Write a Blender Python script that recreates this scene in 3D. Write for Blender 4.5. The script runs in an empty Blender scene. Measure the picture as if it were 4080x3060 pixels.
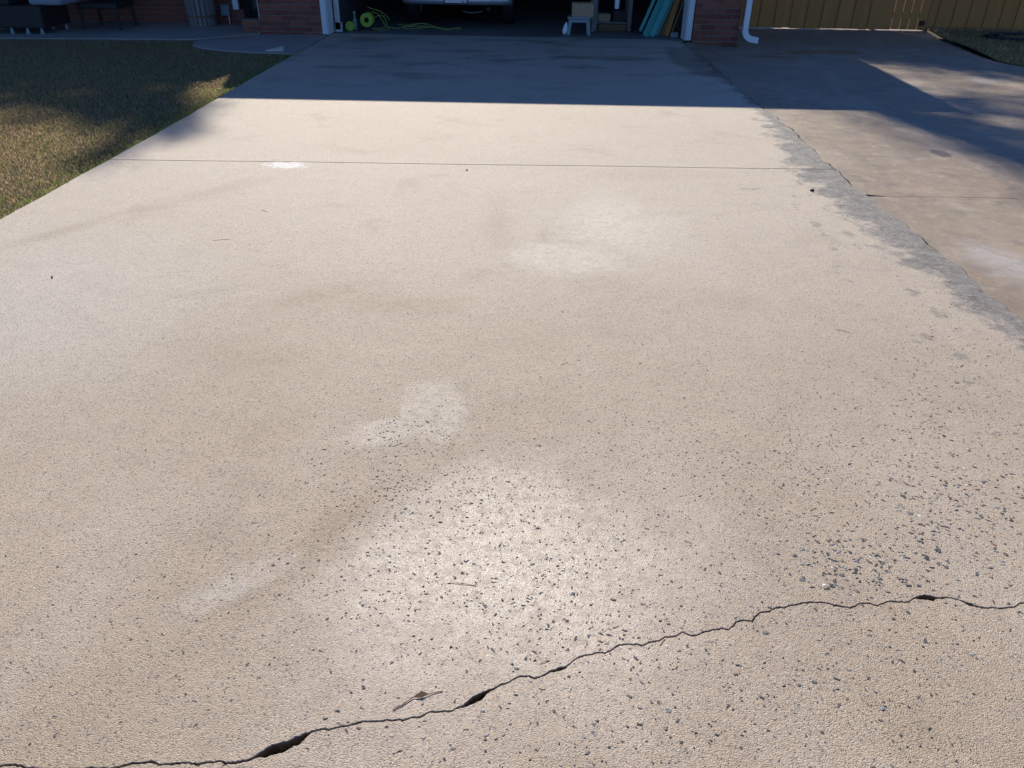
import bpy, bmesh, math, random
import numpy as np
from mathutils import Vector, Matrix, noise as mnoise
from mathutils.geometry import delaunay_2d_cdt
R = math.radians
rng = random.Random(11)
nrg = np.random.default_rng(7)
scene = bpy.context.scene
col = scene.collection

# ------------------------------------------------------------------ camera
CAM_H, PITCH, YAW, ROLL = 1.3983, 31.178, -1.038, 0.844
def cam_axes():
    p, y, r = R(PITCH), R(YAW), R(ROLL)
    f = Vector((math.sin(y)*math.cos(p), math.cos(y)*math.cos(p), -math.sin(p)))
    rt = Vector((math.cos(y), -math.sin(y), 0)); up = rt.cross(f)
    return rt*math.cos(r)+up*math.sin(r), up*math.cos(r)-rt*math.sin(r), f
RT, UP, FW = cam_axes()
cd = bpy.data.cameras.new('camera'); cam = bpy.data.objects.new('camera', cd); col.objects.link(cam)
cd.sensor_width = 36; cd.lens = 36*3064/4080; cd.clip_start = .05; cd.clip_end = 1000
M = Matrix((RT, UP, -FW)).transposed().to_4x4(); M.translation = (0, 0, CAM_H); cam.matrix_world = M
scene.camera = cam

# ------------------------------------------------------------------ sky and sun
SUN_EL, SUN_AZ = 40.0, 11.5            # azimuth in degrees to the left of +Y
world = bpy.data.worlds.new('World'); scene.world = world; world.use_nodes = True
wn = world.node_tree; bg = wn.nodes['Background']
sky = wn.nodes.new('ShaderNodeTexSky'); sky.sky_type = 'NISHITA'; sky.sun_disc = False
sky.sun_elevation = R(SUN_EL); sky.sun_rotation = R(-SUN_AZ); sky.dust_density = 0; sky.ozone_density = 10; sky.air_density = .55
wn.links.new(sky.outputs[0], bg.inputs[0]); bg.inputs[1].default_value = .15
sd = bpy.data.lights.new('sun', 'SUN'); sd.energy = 5.0; sd.angle = R(.53); sd.color = (1, .925, .80)
sun = bpy.data.objects.new('sun', sd); col.objects.link(sun)
SUNV = Vector((-math.sin(R(SUN_AZ))*math.cos(R(SUN_EL)), math.cos(R(SUN_AZ))*math.cos(R(SUN_EL)), math.sin(R(SUN_EL))))
sun.rotation_euler = SUNV.to_track_quat('Z', 'Y').to_euler(); sun.location = (-4, 18, 15)
vs = scene.view_settings; vs.view_transform = 'Standard'; vs.look = 'None'; vs.gamma = 1; vs.exposure = .21
scene.cycles.max_bounces = 8

# ------------------------------------------------------------------ helpers
def ground(u, v, z=0.0):               # a point of the survey (photograph pixel) as a place on the ground
    d = FW + RT*((u-2040)/3064) - UP*((v-1530)/3064)
    return Vector((0, 0, CAM_H)) + d*((z-CAM_H)/d.z)
class MB:
    def __init__(s): s.v = []; s.f = []
    def add(s, vs, fs):
        o = len(s.v); s.v += [tuple(p) for p in vs]; s.f += [tuple(i+o for i in f) for f in fs]; return s
    def box(s, a, b, m=None):
        (x0, y0, z0), (x1, y1, z1) = a, b
        p = [Vector(q) for q in ((x0,y0,z0),(x1,y0,z0),(x1,y1,z0),(x0,y1,z0),(x0,y0,z1),(x1,y0,z1),(x1,y1,z1),(x0,y1,z1))]
        if m: p = [m @ q for q in p]
        return s.add(p, [(0,3,2,1),(4,5,6,7),(0,1,5,4),(1,2,6,5),(2,3,7,6),(3,0,4,7)])
    def tube(s, pts, r, n=8, cap=True):
        pts = [Vector(p) for p in pts]; rs = r if isinstance(r, (list, tuple)) else [r]*len(pts)
        o = len(s.v); ref = Vector((.31, .17, .93))
        for i, p in enumerate(pts):
            t = (pts[min(i+1, len(pts)-1)]-pts[max(i-1, 0)]).normalized()
            a = t.cross(ref)
            if a.length < 1e-3: a = t.cross(Vector((1, 0, 0)))
            a.normalize(); b = t.cross(a)
            for k in range(n):
                th = 2*math.pi*k/n; s.v.append(tuple(p+(a*math.cos(th)+b*math.sin(th))*rs[i]))
        for i in range(len(pts)-1):
            for k in range(n):
                s.f.append((o+i*n+k, o+i*n+(k+1) % n, o+(i+1)*n+(k+1) % n, o+(i+1)*n+k))
        if cap: s.f.append(tuple(o+k for k in range(n))[::-1]); s.f.append(tuple(o+(len(pts)-1)*n+k for k in range(n)))
        return s
    def lathe(s, prof, n=24, m=None):      # prof: (r, z) pairs about z
        o = len(s.v)
        for r, z in prof:
            for k in range(n):
                q = Vector((r*math.cos(2*math.pi*k/n), r*math.sin(2*math.pi*k/n), z)); s.v.append(tuple(m @ q if m else q))
        for i in range(len(prof)-1):
            for k in range(n): s.f.append((o+i*n+k, o+i*n+(k+1) % n, o+(i+1)*n+(k+1) % n, o+(i+1)*n+k))
        return s
    def prism(s, poly, z0, z1):
        n = len(poly); o = len(s.v)
        s.v += [(x, y, z0) for x, y in poly]+[(x, y, z1) for x, y in poly]
        s.f.append(tuple(o+i for i in range(n))[::-1]); s.f.append(tuple(o+n+i for i in range(n)))
        for i in range(n): j = (i+1) % n; s.f.append((o+i, o+j, o+n+j, o+n+i))
        return s
    def mesh(s, name, mat=None, smooth=False):
        me = bpy.data.meshes.new(name); me.from_pydata(s.v, [], s.f)
        if mat: me.materials.append(mat)
        if smooth: me.polygons.foreach_set('use_smooth', [True]*len(me.polygons))
        me.update(); return me
    def build(s, name, mat, parent=None, bevel=0, smooth=False):
        me = s.mesh(name, mat, smooth)
        if bevel:
            bm = bmesh.new(); bm.from_mesh(me); bmesh.ops.recalc_face_normals(bm, faces=bm.faces)
            bmesh.ops.bevel(bm, geom=list(bm.edges), offset=bevel, segments=2, profile=.5, affect='EDGES', clamp_overlap=True)
            bm.to_mesh(me); bm.free()
        return link(name, me, parent)
def link(name, me, parent=None):
    o = bpy.data.objects.new(name, me); col.objects.link(o)
    if parent: o.parent = parent; o.matrix_parent_inverse = Matrix.Translation(-Vector(parent.location)) if parent.type == 'EMPTY' and False else Matrix.Identity(4)
    return o
def tag(o, label=None, cat=None, group=None, kind=None):
    for k, v in (('label', label), ('category', cat), ('group', group), ('kind', kind)):
        if v: o[k] = v
    return o
def empty(name, loc=(0, 0, 0), rz=0):
    o = bpy.data.objects.new(name, None); col.objects.link(o); o.location = loc; o.rotation_euler = (0, 0, rz); o.empty_display_size = .1; return o

# ------------------------------------------------------------------ materials
class NT:
    def __init__(s, name):
        s.m = bpy.data.materials.new(name); s.m.use_nodes = True; s.t = s.m.node_tree
        s.b = s.t.nodes['Principled BSDF']; s.pos = s.n('ShaderNodeNewGeometry').outputs['Position']
    def n(s, typ, **kw):
        nd = s.t.nodes.new(typ)
        for k, v in kw.items(): setattr(nd, k, v)
        return nd
    def put(s, sock, v):
        if hasattr(v, 'is_output') or isinstance(v, bpy.types.NodeSocket): s.t.links.new(v, sock)
        elif isinstance(v, tuple) and len(v) == 3 and sock.type == 'RGBA': sock.default_value = (*v, 1)
        else: sock.default_value = v
    def math(s, op, a, b=0.0, c=0.0, clamp=False):
        nd = s.n('ShaderNodeMath', operation=op, use_clamp=clamp)
        s.put(nd.inputs[0], a); s.put(nd.inputs[1], b); s.put(nd.inputs[2], c); return nd.outputs[0]
    def mix(s, f, a, b, mode='MIX'):
        nd = s.n('ShaderNodeMix', data_type='RGBA', blend_type=mode)
        s.put(nd.inputs[0], f); s.put(nd.inputs[6], a); s.put(nd.inputs[7], b); return nd.outputs[2]
    def noise(s, scale, detail=2, rough=.55, vec=None, dist=0.0, col=False):
        nd = s.n('ShaderNodeTexNoise'); s.put(nd.inputs['Vector'], vec or s.pos)
        nd.inputs['Scale'].default_value = scale; nd.inputs['Detail'].default_value = detail
        nd.inputs['Roughness'].default_value = rough; nd.inputs['Distortion'].default_value = dist
        return nd.outputs[1 if col else 0]
    def voro(s, scale, vec=None, feature='F1'):
        nd = s.n('ShaderNodeTexVoronoi', feature=feature); s.put(nd.inputs['Vector'], vec or s.pos)
        nd.inputs['Scale'].default_value = scale; return nd
    def ramp(s, f, lo, hi, a=0.0, b=1.0):
        nd = s.n('ShaderNodeMapRange', interpolation_type='SMOOTHSTEP')
        for i, v in enumerate((f, lo, hi, a, b)): s.put(nd.inputs[i], v)
        return nd.outputs[0]
    def scaled(s, x, y, z=1, rz=0):
        nd = s.n('ShaderNodeMapping'); s.put(nd.inputs[0], s.pos); nd.inputs['Scale'].default_value = (x, y, z); nd.inputs['Rotation'].default_value = (0, 0, rz); return nd.outputs[0]
    def xyz(s):
        nd = s.n('ShaderNodeSeparateXYZ'); s.put(nd.inputs[0], s.pos); return nd.outputs
    def ell(s, cx, cy, rx, ry, ang=0.0, soft=.5, wob=.35, nz=None):    # soft ellipse on the ground
        X, Y, _ = s.xyz(); c, sn = math.cos(ang), math.sin(ang)
        dx = s.math('SUBTRACT', X, cx); dy = s.math('SUBTRACT', Y, cy)
        a = s.math('ADD', s.math('MULTIPLY', dx, c/rx), s.math('MULTIPLY', dy, sn/rx))
        b = s.math('ADD', s.math('MULTIPLY', dx, -sn/ry), s.math('MULTIPLY', dy, c/ry))
        d = s.math('SQRT', s.math('ADD', s.math('MULTIPLY', a, a), s.math('MULTIPLY', b, b)))
        if nz: d = s.math('ADD', d, s.math('MULTIPLY', s.math('SUBTRACT', nz, .5), wob*2))
        return s.ramp(d, 1.0, 1.0-soft)
    def bump(s, h, dist, strength=1.0, nrm=None):
        nd = s.n('ShaderNodeBump'); s.put(nd.inputs['Height'], h); nd.inputs['Distance'].default_value = dist; s.put(nd.inputs['Strength'], strength)
        if nrm: s.put(nd.inputs['Normal'], nrm)
        return nd.outputs[0]
    def out(s, color=None, rough=None, normal=None, spec=None, metal=None):
        for k, v in (('Base Color', color), ('Roughness', rough), ('Normal', normal), ('Specular IOR Level', spec), ('Metallic', metal)):
            if v is not None: s.put(s.b.inputs[k], v)
        return s.m
def simple(name, c, rough=.6, metal=0.0, var=.25, scale=12, bump=0.0, bscale=60, spec=.4):
    t = NT(name); f = t.noise(scale, 4)
    cc = t.mix(f, tuple(x*(1-var) for x in c), tuple(min(1, x*(1+var)) for x in c))
    nrm = t.bump(t.noise(bscale, 3), bump) if bump else None
    return t.out(cc, rough, nrm, spec, metal)

def concrete(kind):
    t = NT('concrete_'+kind); X, Y, _ = t.xyz()
    big = t.noise(.9, 4, .6); mid = t.noise(9, 4, .6); spk = t.noise(70, 3, .6)
    warp = t.noise(3.2, 5, .62); grainN = t.noise(380, 2, .6); gv = t.voro(350); gcol = t.n('ShaderNodeSeparateColor'); t.put(gcol.inputs[0], gv.outputs['Color'])
    streak = t.noise(1.0, 4, .6, vec=t.scaled(2.2, .55, 1, .25))
    if kind == 'drive':
        a, b, c3 = (.465, .374, .282), (.40, .314, .226), (.49, .412, .335)
        base = t.mix(t.ramp(big, .35, .65), a, b)
        base = t.mix(t.ramp(streak, .5, .75, 0, .55), base, c3)
        # warm tan near, paler to the left and towards the garage
        base = t.mix(t.math('MULTIPLY', t.ramp(Y, 1.5, 4.4), .68), base, (.56, .485, .40))
        pale_l = t.ell(-2.0, 2.9, 1.0, 1.3, .5, .8, .25, warp)
        base = t.mix(t.math('MULTIPLY', pale_l, .42), base, (.56, .525, .475))
        tan_r = t.ell(.2, 2.5, 1.6, .9, .1, .9, .4, warp); base = t.mix(t.math('MULTIPLY', tan_r, .35), base, (.44, .365, .27))
        for (u0, v0, u1, v1, wd, st) in ((-60, 1010, 560, 830, .10, .5), (500, 850, 1180, 680, .16, .4), (1000, 1240, 1500, 1120, .14, .45), (1250, 1180, 1950, 1230, .16, .35), (1960, 740, 2010, 1080, .12, .3), (1640, 1860, 900, 2420, .055, .55), (2700, 1150, 3100, 1250, .2, .3), (2500, 2000, 3000, 2330, .12, .3), (1150, 2960, 1900, 2800, .06, .3), (3300, 2700, 3900, 2950, .12, .4), (2250, 700, 2900, 690, .2, .25), (700, 1350, 1300, 1500, .2, .3), (650, 1900, 1300, 1650, .15, .3)):
            q0, q1 = ground(u0, v0), ground(u1, v1); d_ = q1-q0
            base = t.mix(t.math('MULTIPLY', t.ell((q0.x+q1.x)/2, (q0.y+q1.y)/2, d_.length*.62, wd, math.atan2(d_.y, d_.x), 1.0, .5, warp), st), base, (.345, .262, .178))
        stain = t.ramp(t.noise(2.1, 5, .6, dist=.5), .54, .74)
        base = t.mix(t.math('MULTIPLY', stain, .45), base, (.33, .265, .195))
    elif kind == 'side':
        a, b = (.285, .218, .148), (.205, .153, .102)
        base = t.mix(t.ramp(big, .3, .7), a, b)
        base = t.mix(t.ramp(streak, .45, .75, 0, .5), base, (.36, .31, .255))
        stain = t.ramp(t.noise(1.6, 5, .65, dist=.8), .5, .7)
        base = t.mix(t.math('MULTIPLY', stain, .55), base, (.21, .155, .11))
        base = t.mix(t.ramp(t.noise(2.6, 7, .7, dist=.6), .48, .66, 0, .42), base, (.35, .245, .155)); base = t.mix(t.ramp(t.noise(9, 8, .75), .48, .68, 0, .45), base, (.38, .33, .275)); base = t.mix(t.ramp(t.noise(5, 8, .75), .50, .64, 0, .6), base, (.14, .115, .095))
    elif kind == 'porch':
        base = t.mix(t.ramp(big, .3, .7), (.40, .37, .33), (.30, .28, .25))
        stain = t.ramp(t.noise(2.1, 5, .6), .5, .75)
        base = t.mix(t.math('MULTIPLY', stain, .4), base, (.2, .18, .16))
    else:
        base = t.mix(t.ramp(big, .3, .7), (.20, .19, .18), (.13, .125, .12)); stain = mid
    base = t.mix(.30, base, t.mix(mid, (.2, .2, .2), (.8, .8, .8)), 'SOFT_LIGHT')
    # sand grains: pale and dark grits
    g = t.math('ADD', t.math('MULTIPLY', gcol.outputs[0], .62), t.math('MULTIPLY', grainN, .38))
    k = 1.0 if kind == 'drive' else .55
    base = t.mix(t.ramp(t.noise(4.5, 5, .65), .3, .7, .3*k, .75*k), base, t.mix(g, (.12, .11, .10), (.95, .93, .90)), 'SOFT_LIGHT')
    base = t.mix(t.math('MULTIPLY', t.ramp(gcol.outputs[1], .965, .98), .4*k), base, (.70, .65, .58))
    base = t.mix(t.math('MULTIPLY', t.ramp(gcol.outputs[2], .93, .95), .7*k), base, (.14, .115, .10))
    rough = t.math('ADD', .50, t.math('MULTIPLY', mid, .22)); flat = None
    wet = None
    if kind == 'drive':
        # fine exposed chips, too small to build
        cv = t.voro(120); cc = t.n('ShaderNodeSeparateColor'); t.put(cc.inputs[0], cv.outputs['Color'])
        dens = t.math('MULTIPLY', t.ramp(t.noise(1.7, 4, .6), .42, .68), t.ramp(Y, 4.2, 1.8))
        pick = t.ramp(t.math('SUBTRACT', cc.outputs[0], t.math('MULTIPLY', dens, .16)), .86, .84)
        chip = t.math('MULTIPLY', t.ramp(cv.outputs['Distance'], .42, .30), t.math('SUBTRACT', 1.0, pick))
        base = t.mix(t.math('MULTIPLY', chip, .0), base, (.08, .09, .11))
        chip2 = t.math('MULTIPLY', t.ramp(cv.outputs['Distance'], .40, .28), t.ramp(t.math('ADD', cc.outputs[1], t.math('MULTIPLY', dens, .10)), .93, .95))
        base = t.mix(t.math('MULTIPLY', chip2, .8), base, (.11, .11, .125))
        # bare grey cement along the side joint
        gy = t.math('SUBTRACT', Y, 4.75)
        edge = t.math('SUBTRACT', 2.0, t.math('MULTIPLY', t.math('EXPONENT', t.math('MULTIPLY', t.math('MULTIPLY', gy, gy), -.36)), .23))
        fl = t.noise(5.5, 9, .72)
        gm = t.ramp(t.math('ADD', t.math('SUBTRACT', X, edge), t.math('MULTIPLY', t.math('SUBTRACT', fl, .5), .8)), -.07, .06)
        spots = t.math('MULTIPLY', t.ramp(t.noise(8, 7, .68), .60, .65), t.ramp(X, 1.05, 1.75))
        gm = t.math('MAXIMUM', gm, t.math('MULTIPLY', t.math('MULTIPLY', spots, t.ramp(Y, 6.0, 4.5)), .75))
        for (pu, pv, pr) in ((3642, 1167, .034), (3743, 1249, .04), (3699, 1344, .03), (3383, 932, .045), (3459, 926, .05), (3250, 894, .04), (3830, 1420, .03), (3560, 1010, .04)):
            pp = ground(pu, pv); gm = t.math('MAXIMUM', gm, t.math('MULTIPLY', t.ell(pp.x, pp.y, pr*1.2, pr*1.5, 0, .8, 1.5, t.noise(24, 6, .7)), .6))
        gm = t.math('MULTIPLY', gm, t.ramp(t.noise(38, 7, .75), .3, .52, .35, 1))
        grey = t.mix(t.ramp(t.noise(13, 8, .72), .32, .68), (.07, .068, .064), (.225, .215, .197)); grey = t.mix(t.ramp(t.noise(40, 5, .7), .58, .7, 0, .7), grey, (.07, .068, .065))
        grey = t.mix(.8*k, grey, t.mix(g, (.1, .1, .1), (.95, .95, .95)), 'SOFT_LIGHT')
        base = t.mix(t.math('MULTIPLY', gm, .88), base, grey)
        # glare blobs painted in as pale patches and the sealed, glossier strip of the finish
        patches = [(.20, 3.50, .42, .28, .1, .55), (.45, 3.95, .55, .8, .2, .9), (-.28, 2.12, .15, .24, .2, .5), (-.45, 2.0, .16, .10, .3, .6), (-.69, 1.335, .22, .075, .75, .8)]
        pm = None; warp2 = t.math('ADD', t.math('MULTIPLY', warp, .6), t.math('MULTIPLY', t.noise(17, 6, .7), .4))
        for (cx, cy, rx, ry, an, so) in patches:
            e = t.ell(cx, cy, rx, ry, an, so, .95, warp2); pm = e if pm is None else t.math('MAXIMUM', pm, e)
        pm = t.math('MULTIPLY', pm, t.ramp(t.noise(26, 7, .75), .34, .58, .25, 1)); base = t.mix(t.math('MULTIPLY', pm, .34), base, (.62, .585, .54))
        base = t.mix(t.math('MULTIPLY', t.math('MULTIPLY', t.ell(-1.59, 5.01, .19, .10, 0, .6, 1.2, t.noise(14, 6, .7)), t.ramp(t.noise(45, 6, .75), .38, .52, .15, 1)), .9), base, (.84, .83, .81))  # sun glint painted as a broken near-white spot
        # sealed area, its glare also whitened into the colour; crisp left border
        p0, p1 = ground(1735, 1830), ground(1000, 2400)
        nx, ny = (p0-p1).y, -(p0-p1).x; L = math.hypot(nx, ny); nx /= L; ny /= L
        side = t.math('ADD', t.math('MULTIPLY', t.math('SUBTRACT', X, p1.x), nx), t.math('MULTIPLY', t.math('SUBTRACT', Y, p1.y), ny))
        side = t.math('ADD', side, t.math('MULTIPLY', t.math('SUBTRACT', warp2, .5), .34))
        seal_glare = t.math('MULTIPLY', t.ramp(side, -.02, .10), t.math('MULTIPLY', t.ell(-.02, 1.42, .98, .86, 0, 1.0, .5, warp2), t.ramp(t.noise(34, 8, .75), .36, .58, .55, 1)))
        rough = t.math('SUBTRACT', rough, t.math('MULTIPLY', t.math('MAXIMUM', seal_glare, t.math('MULTIPLY', pm, .45)), .31)); flat = t.ramp(t.math('MAXIMUM', seal_glare, t.math('MULTIPLY', pm, .4)), 0, 1, 1, .44)
        base = t.mix(t.math('MULTIPLY', seal_glare, .26), base, (.64, .61, .58))
        # old drips and tyre marks near the garage
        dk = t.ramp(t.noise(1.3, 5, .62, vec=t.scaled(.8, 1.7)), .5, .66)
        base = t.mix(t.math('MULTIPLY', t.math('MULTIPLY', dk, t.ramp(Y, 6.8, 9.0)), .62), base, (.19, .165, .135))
        wet = t.math('MULTIPLY', t.math('MAXIMUM', t.ell(1.93, 9.5, .33, 1.25, .08, .3, .4, warp), t.math('MULTIPLY', t.ell(1.0, 9.85, .75, .2, -.1, .5, .5, warp), .6)), .8)
    if kind == 'side':
        wet = t.ell(3.0, 8.68, .17, .22, 0, .35, .3, warp)
        for e in ((3.85, 11.0, .62, .23, 0), (3.4, 10.75, .35, .1, .1), (2.9, 10.4, .5, .14, -.1), (2.95, 5.65, .07, .12, 0)):
            wet = t.math('MAXIMUM', wet, t.ell(*e, .35, .5, warp))
        pale = t.math('MAXIMUM', t.ell(2.33, 3.55, .25, .5, .25, .9, .4, warp), t.ell(4.75, 8.75, .22, .32, 0, .9, .3, warp))
        base = t.mix(t.math('MULTIPLY', t.math('MULTIPLY', pale, t.ramp(t.noise(12, 7, .7), .35, .6, .4, 1)), .5), base, (.46, .455, .45))
    h = t.math('ADD', t.math('MULTIPLY', gv.outputs['Distance'], -.75), t.math('MULTIPLY', grainN, 1.0))
    h = t.math('ADD', h, t.math('MULTIPLY', spk, .45))
    nrm = t.bump(h, .0026 if kind == 'drive' else .0015, flat if flat else .6)
    nrm = t.bump(mid, .006, .5, nrm)
    if wet:
        base = t.mix(t.math('MULTIPLY', wet, .72), base, t.mix(1.0, base, (.42, .36, .29), 'MULTIPLY'))
        rough = t.math('MULTIPLY', rough, t.ramp(wet, 0, 1, 1, .6))
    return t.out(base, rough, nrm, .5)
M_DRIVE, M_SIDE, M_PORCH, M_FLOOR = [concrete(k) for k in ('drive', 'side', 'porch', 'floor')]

def m_soil():
    t = NT('soil'); c = t.mix(t.noise(30, 5, .65), (.035, .026, .019), (.11, .085, .062))
    return t.out(c, .95, t.bump(t.noise(120, 4, .7), .01), .2)
def m_turf():
    t = NT('turf_ground'); c = t.mix(t.noise(40, 5, .7), (.05, .042, .022), (.16, .13, .075)); c = t.mix(t.ramp(t.noise(1.2, 3), .4, .7, 0, .5), c, (.06, .07, .025))
    return t.out(c, .95, t.bump(t.noise(90, 4, .7), .02), .15)
def m_attr(name, rough=.7, spec=.25, trans=0.0):
    t = NT(name); a = t.n('ShaderNodeVertexColor', layer_name='tint').outputs[0]; m = t.out(a, rough, None, spec)
    if trans:                                   # thin blades let light through
        tr = t.n('ShaderNodeBsdfTranslucent'); t.put(tr.inputs[0], a); mx = t.n('ShaderNodeMixShader'); mx.inputs[0].default_value = trans
        t.put(mx.inputs[1], t.b.outputs[0]); t.put(mx.inputs[2], tr.outputs[0]); t.put(t.t.nodes['Material Output'].inputs[0], mx.outputs[0])
    return m
def m_brick():
    t = NT('brick'); oi = t.n('ShaderNodeObjectInfo').outputs['Random']
    c = t.mix(oi, (.17, .052, .036), (.30, .10, .062)); c = t.mix(t.ramp(t.noise(22, 5, .7), .45, .75, 0, .55), c, (.11, .045, .036))
    c = t.mix(t.ramp(t.noise(60, 3), .6, .75, 0, .35), c, (.36, .2, .15))
    return t.out(c, .85, t.bump(t.noise(140, 4, .7), .003), .3)
def m_wood(name, a, b, grain_axis='z', rough=.75):
    t = NT(name); oi = t.n('ShaderNodeObjectInfo').outputs['Random']
    tc = t.n('ShaderNodeTexCoord').outputs['Object']; mp = t.n('ShaderNodeMapping'); t.put(mp.inputs[0], tc)
    mp.inputs['Scale'].default_value = {'z': (1, 1, .06), 'x': (.06, 1, 1), 'y': (1, .06, 1)}[grain_axis]
    ad = t.n('ShaderNodeVectorMath', operation='ADD'); t.put(ad.inputs[0], mp.outputs[0])
    cx = t.n('ShaderNodeCombineXYZ'); t.put(cx.inputs[0], t.math('MULTIPLY', oi, 37.0)); t.put(cx.inputs[2], t.math('MULTIPLY', oi, 11.0)); t.put(ad.inputs[1], cx.outputs[0])
    g = t.noise(45, 4, .65, vec=ad.outputs[0], dist=.4); kn = t.ramp(t.noise(5, 2, vec=tc), .68, .8)
    c = t.mix(g, a, b); c = t.mix(t.math('MULTIPLY', oi, .35), c, tuple(x*.55 for x in a)); c = t.mix(t.math('MULTIPLY', kn, .6), c, tuple(x*.3 for x in a))
    return t.out(c, rough, t.bump(g, .002), .3)
M_SOIL, M_TURF = m_soil(), m_turf(); M_BROKEN = simple('soil_stained_concrete', (.20, .155, .115), .95, var=.6, scale=40, bump=.006, bscale=120, spec=.15)
M_BRICK = m_brick(); M_MORTAR = simple('mortar', (.20, .17, .15), .95, bump=.003)
M_FENCE = m_wood('fence_wood', (.46, .19, .05), (.58, .275, .082)); M_BROWNWOOD = m_wood('brown_wood', (.16, .09, .045), (.26, .16, .085)); M_GREYWOOD = m_wood('grey_wood', (.17, .15, .14), (.27, .24, .22))
M_WHITE = simple('white_paint', (.72, .73, .74), .45, var=.08, scale=25); M_TRIMDIRT = simple('weathered_white', (.60, .61, .62), .6, var=.15, scale=30)
M_METALW = simple('white_metal', (.74, .75, .76), .35, var=.06); M_STEEL = simple('galvanised_steel', (.5, .47, .48), .4, .7, var=.15)
M_TEAL = simple('teal_paint', (.055, .30, .27), .5, var=.15, scale=8); M_CARD = simple('cardboard', (.38, .25, .15), .85, var=.12)
M_GREYPL = simple('grey_plastic', (.22, .27, .29), .5, var=.1); M_BAG = simple('white_bag', (.78, .79, .82), .4, var=.05)
M_DARK = simple('dark_wicker', (.028, .022, .018), .6, var=.3, scale=60, bump=.004, bscale=160); M_CUSH = simple('pale_cushion', (.25, .28, .32), .85, var=.1)
M_SIDING = simple('grey_siding', (.21, .25, .28), .6, var=.08); M_ROOF = simple('shingle', (.10, .095, .09), .9, var=.3, scale=40, bump=.004)
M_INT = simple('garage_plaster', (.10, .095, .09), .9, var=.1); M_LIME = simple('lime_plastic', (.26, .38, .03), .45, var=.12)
M_HOSE = simple('lime_hose', (.26, .36, .07), .35, var=.1); M_BLACK = simple('black_rubber', (.012, .012, .013), .55, var=.2)
M_CAR = simple('silver_car_paint', (.40, .42, .45), .28, .6, var=.03); M_GLASS = simple('dark_glass', (.015, .017, .02), .05, var=.1, spec=.6); M_PLATE = simple('pale_plate', (.62, .56, .55), .45, var=.08, scale=40)
M_RED = simple('red_lens', (.35, .015, .012), .15, var=.1); M_CLAY = simple('clay', (.20, .15, .12), .8, var=.15)

# ------------------------------------------------------------------ ground
g = MB().add([(-200, -200, -.14), (200, -200, -.14), (200, 400, -.14), (-200, 400, -.14)], [(0, 1, 2, 3)]).build('ground', M_TURF); tag(g, 'brown dormant turf ground around the house', 'ground', kind='structure')
# crack, surveyed as the near and the far lip
SC = 1100/2212
def crop(x0, y0, pts): return [(x0+a*SC, y0+b*SC) for a, b in pts]
NEAR = crop(0, 2800, [(0,515),(60,503),(140,505),(180,520),(260,532),(400,536),(560,538),(720,534),(860,530),(950,520),(1060,495),(1130,480),(1200,485),(1270,492),(1330,500),(1400,492),(1440,485),(1530,492),(1570,500),(1640,488),(1700,478),(1760,470),(1800,492),(1850,490),(1950,472),(2050,445),(2140,428)])
NEAR += crop(1000, 2600, [(0,847),(80,830),(180,815),(250,800),(320,760),(395,725),(440,680),(500,632),(560,622),(640,613),(720,600),(800,578),(860,572),(900,553),(960,555),(1050,552),(1140,548),(1230,540),(1290,527),(1350,520),(1400,494),(1440,477),(1520,480),(1600,470),(1680,442),(1730,425),(1800,400),(1850,375),(1890,330),(1930,300)])
NEAR += crop(2000, 2350, [(0,760),(60,745),(110,715),(150,690),(210,700),(265,712),(330,692),(400,655),(460,648),(510,630),(560,580),(620,545),(660,525),(720,522),(770,505),(820,512),(880,485),(920,455),(960,444),(1010,442),(1080,439),(1120,450),(1160,434),(1230,414),(1290,395),(1330,381),(1390,378),(1420,356),(1450,342),(1490,360),(1530,372),(1600,350),(1680,328),(1760,311),(1815,321),(1860,295),(1880,259),(1950,247)])
NEAR += crop(2980, 2250, [(40,460),(60,420),(100,387),(180,376),(220,347),(300,346),(370,322),(440,312),(500,305),(570,304),(640,312),(720,335),(810,347),(860,336),(890,314),(950,311),(1030,331),(1090,311),(1150,292),(1210,306),(1290,301),(1340,270),(1420,280),(1485,291),(1530,268),(1620,266),(1700,286),(1770,325),(1850,345),(1950,351),(2060,351),(2140,341),(2180,317),(2212,307)])
FAR = crop(0, 2800, [(0,500),(60,485),(150,483),(200,510),(300,518),(500,522),(640,513),(900,512),(960,498),(1000,480),(1080,468),(1150,460),(1230,455),(1280,475),(1330,487),(1420,464),(1520,477),(1600,471),(1680,464),(1780,455),(1850,467),(1930,452),(2030,420),(2110,370)])
FAR += crop(1000, 2600, [(0,800),(60,772),(130,740),(180,710),(250,695),(330,670),(400,640),(440,624),(520,614),(580,600),(700,590),(780,568),(850,548),(950,541),(1060,540),(1150,530),(1250,520),(1330,507),(1400,479),(1440,463),(1520,466),(1620,450),(1690,420),(1730,375),(1790,330),(1880,295),(1930,275)])
FAR += crop(2000, 2350, [(0,742),(60,730),(110,700),(150,674),(200,682),(260,694),(330,676),(400,630),(460,605),(515,600),(560,565),(620,528),(660,510),(720,510),(770,494),(820,498),(880,470),(920,437),(960,430),(1010,430),(1080,425),(1120,434),(1160,420),(1230,401),(1290,380),(1330,367),(1390,364),(1420,342),(1450,328),(1490,345),(1530,358),(1600,337),(1680,314),(1760,297),(1815,307),(1853,280),(1873,245),(1950,233)])
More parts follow.
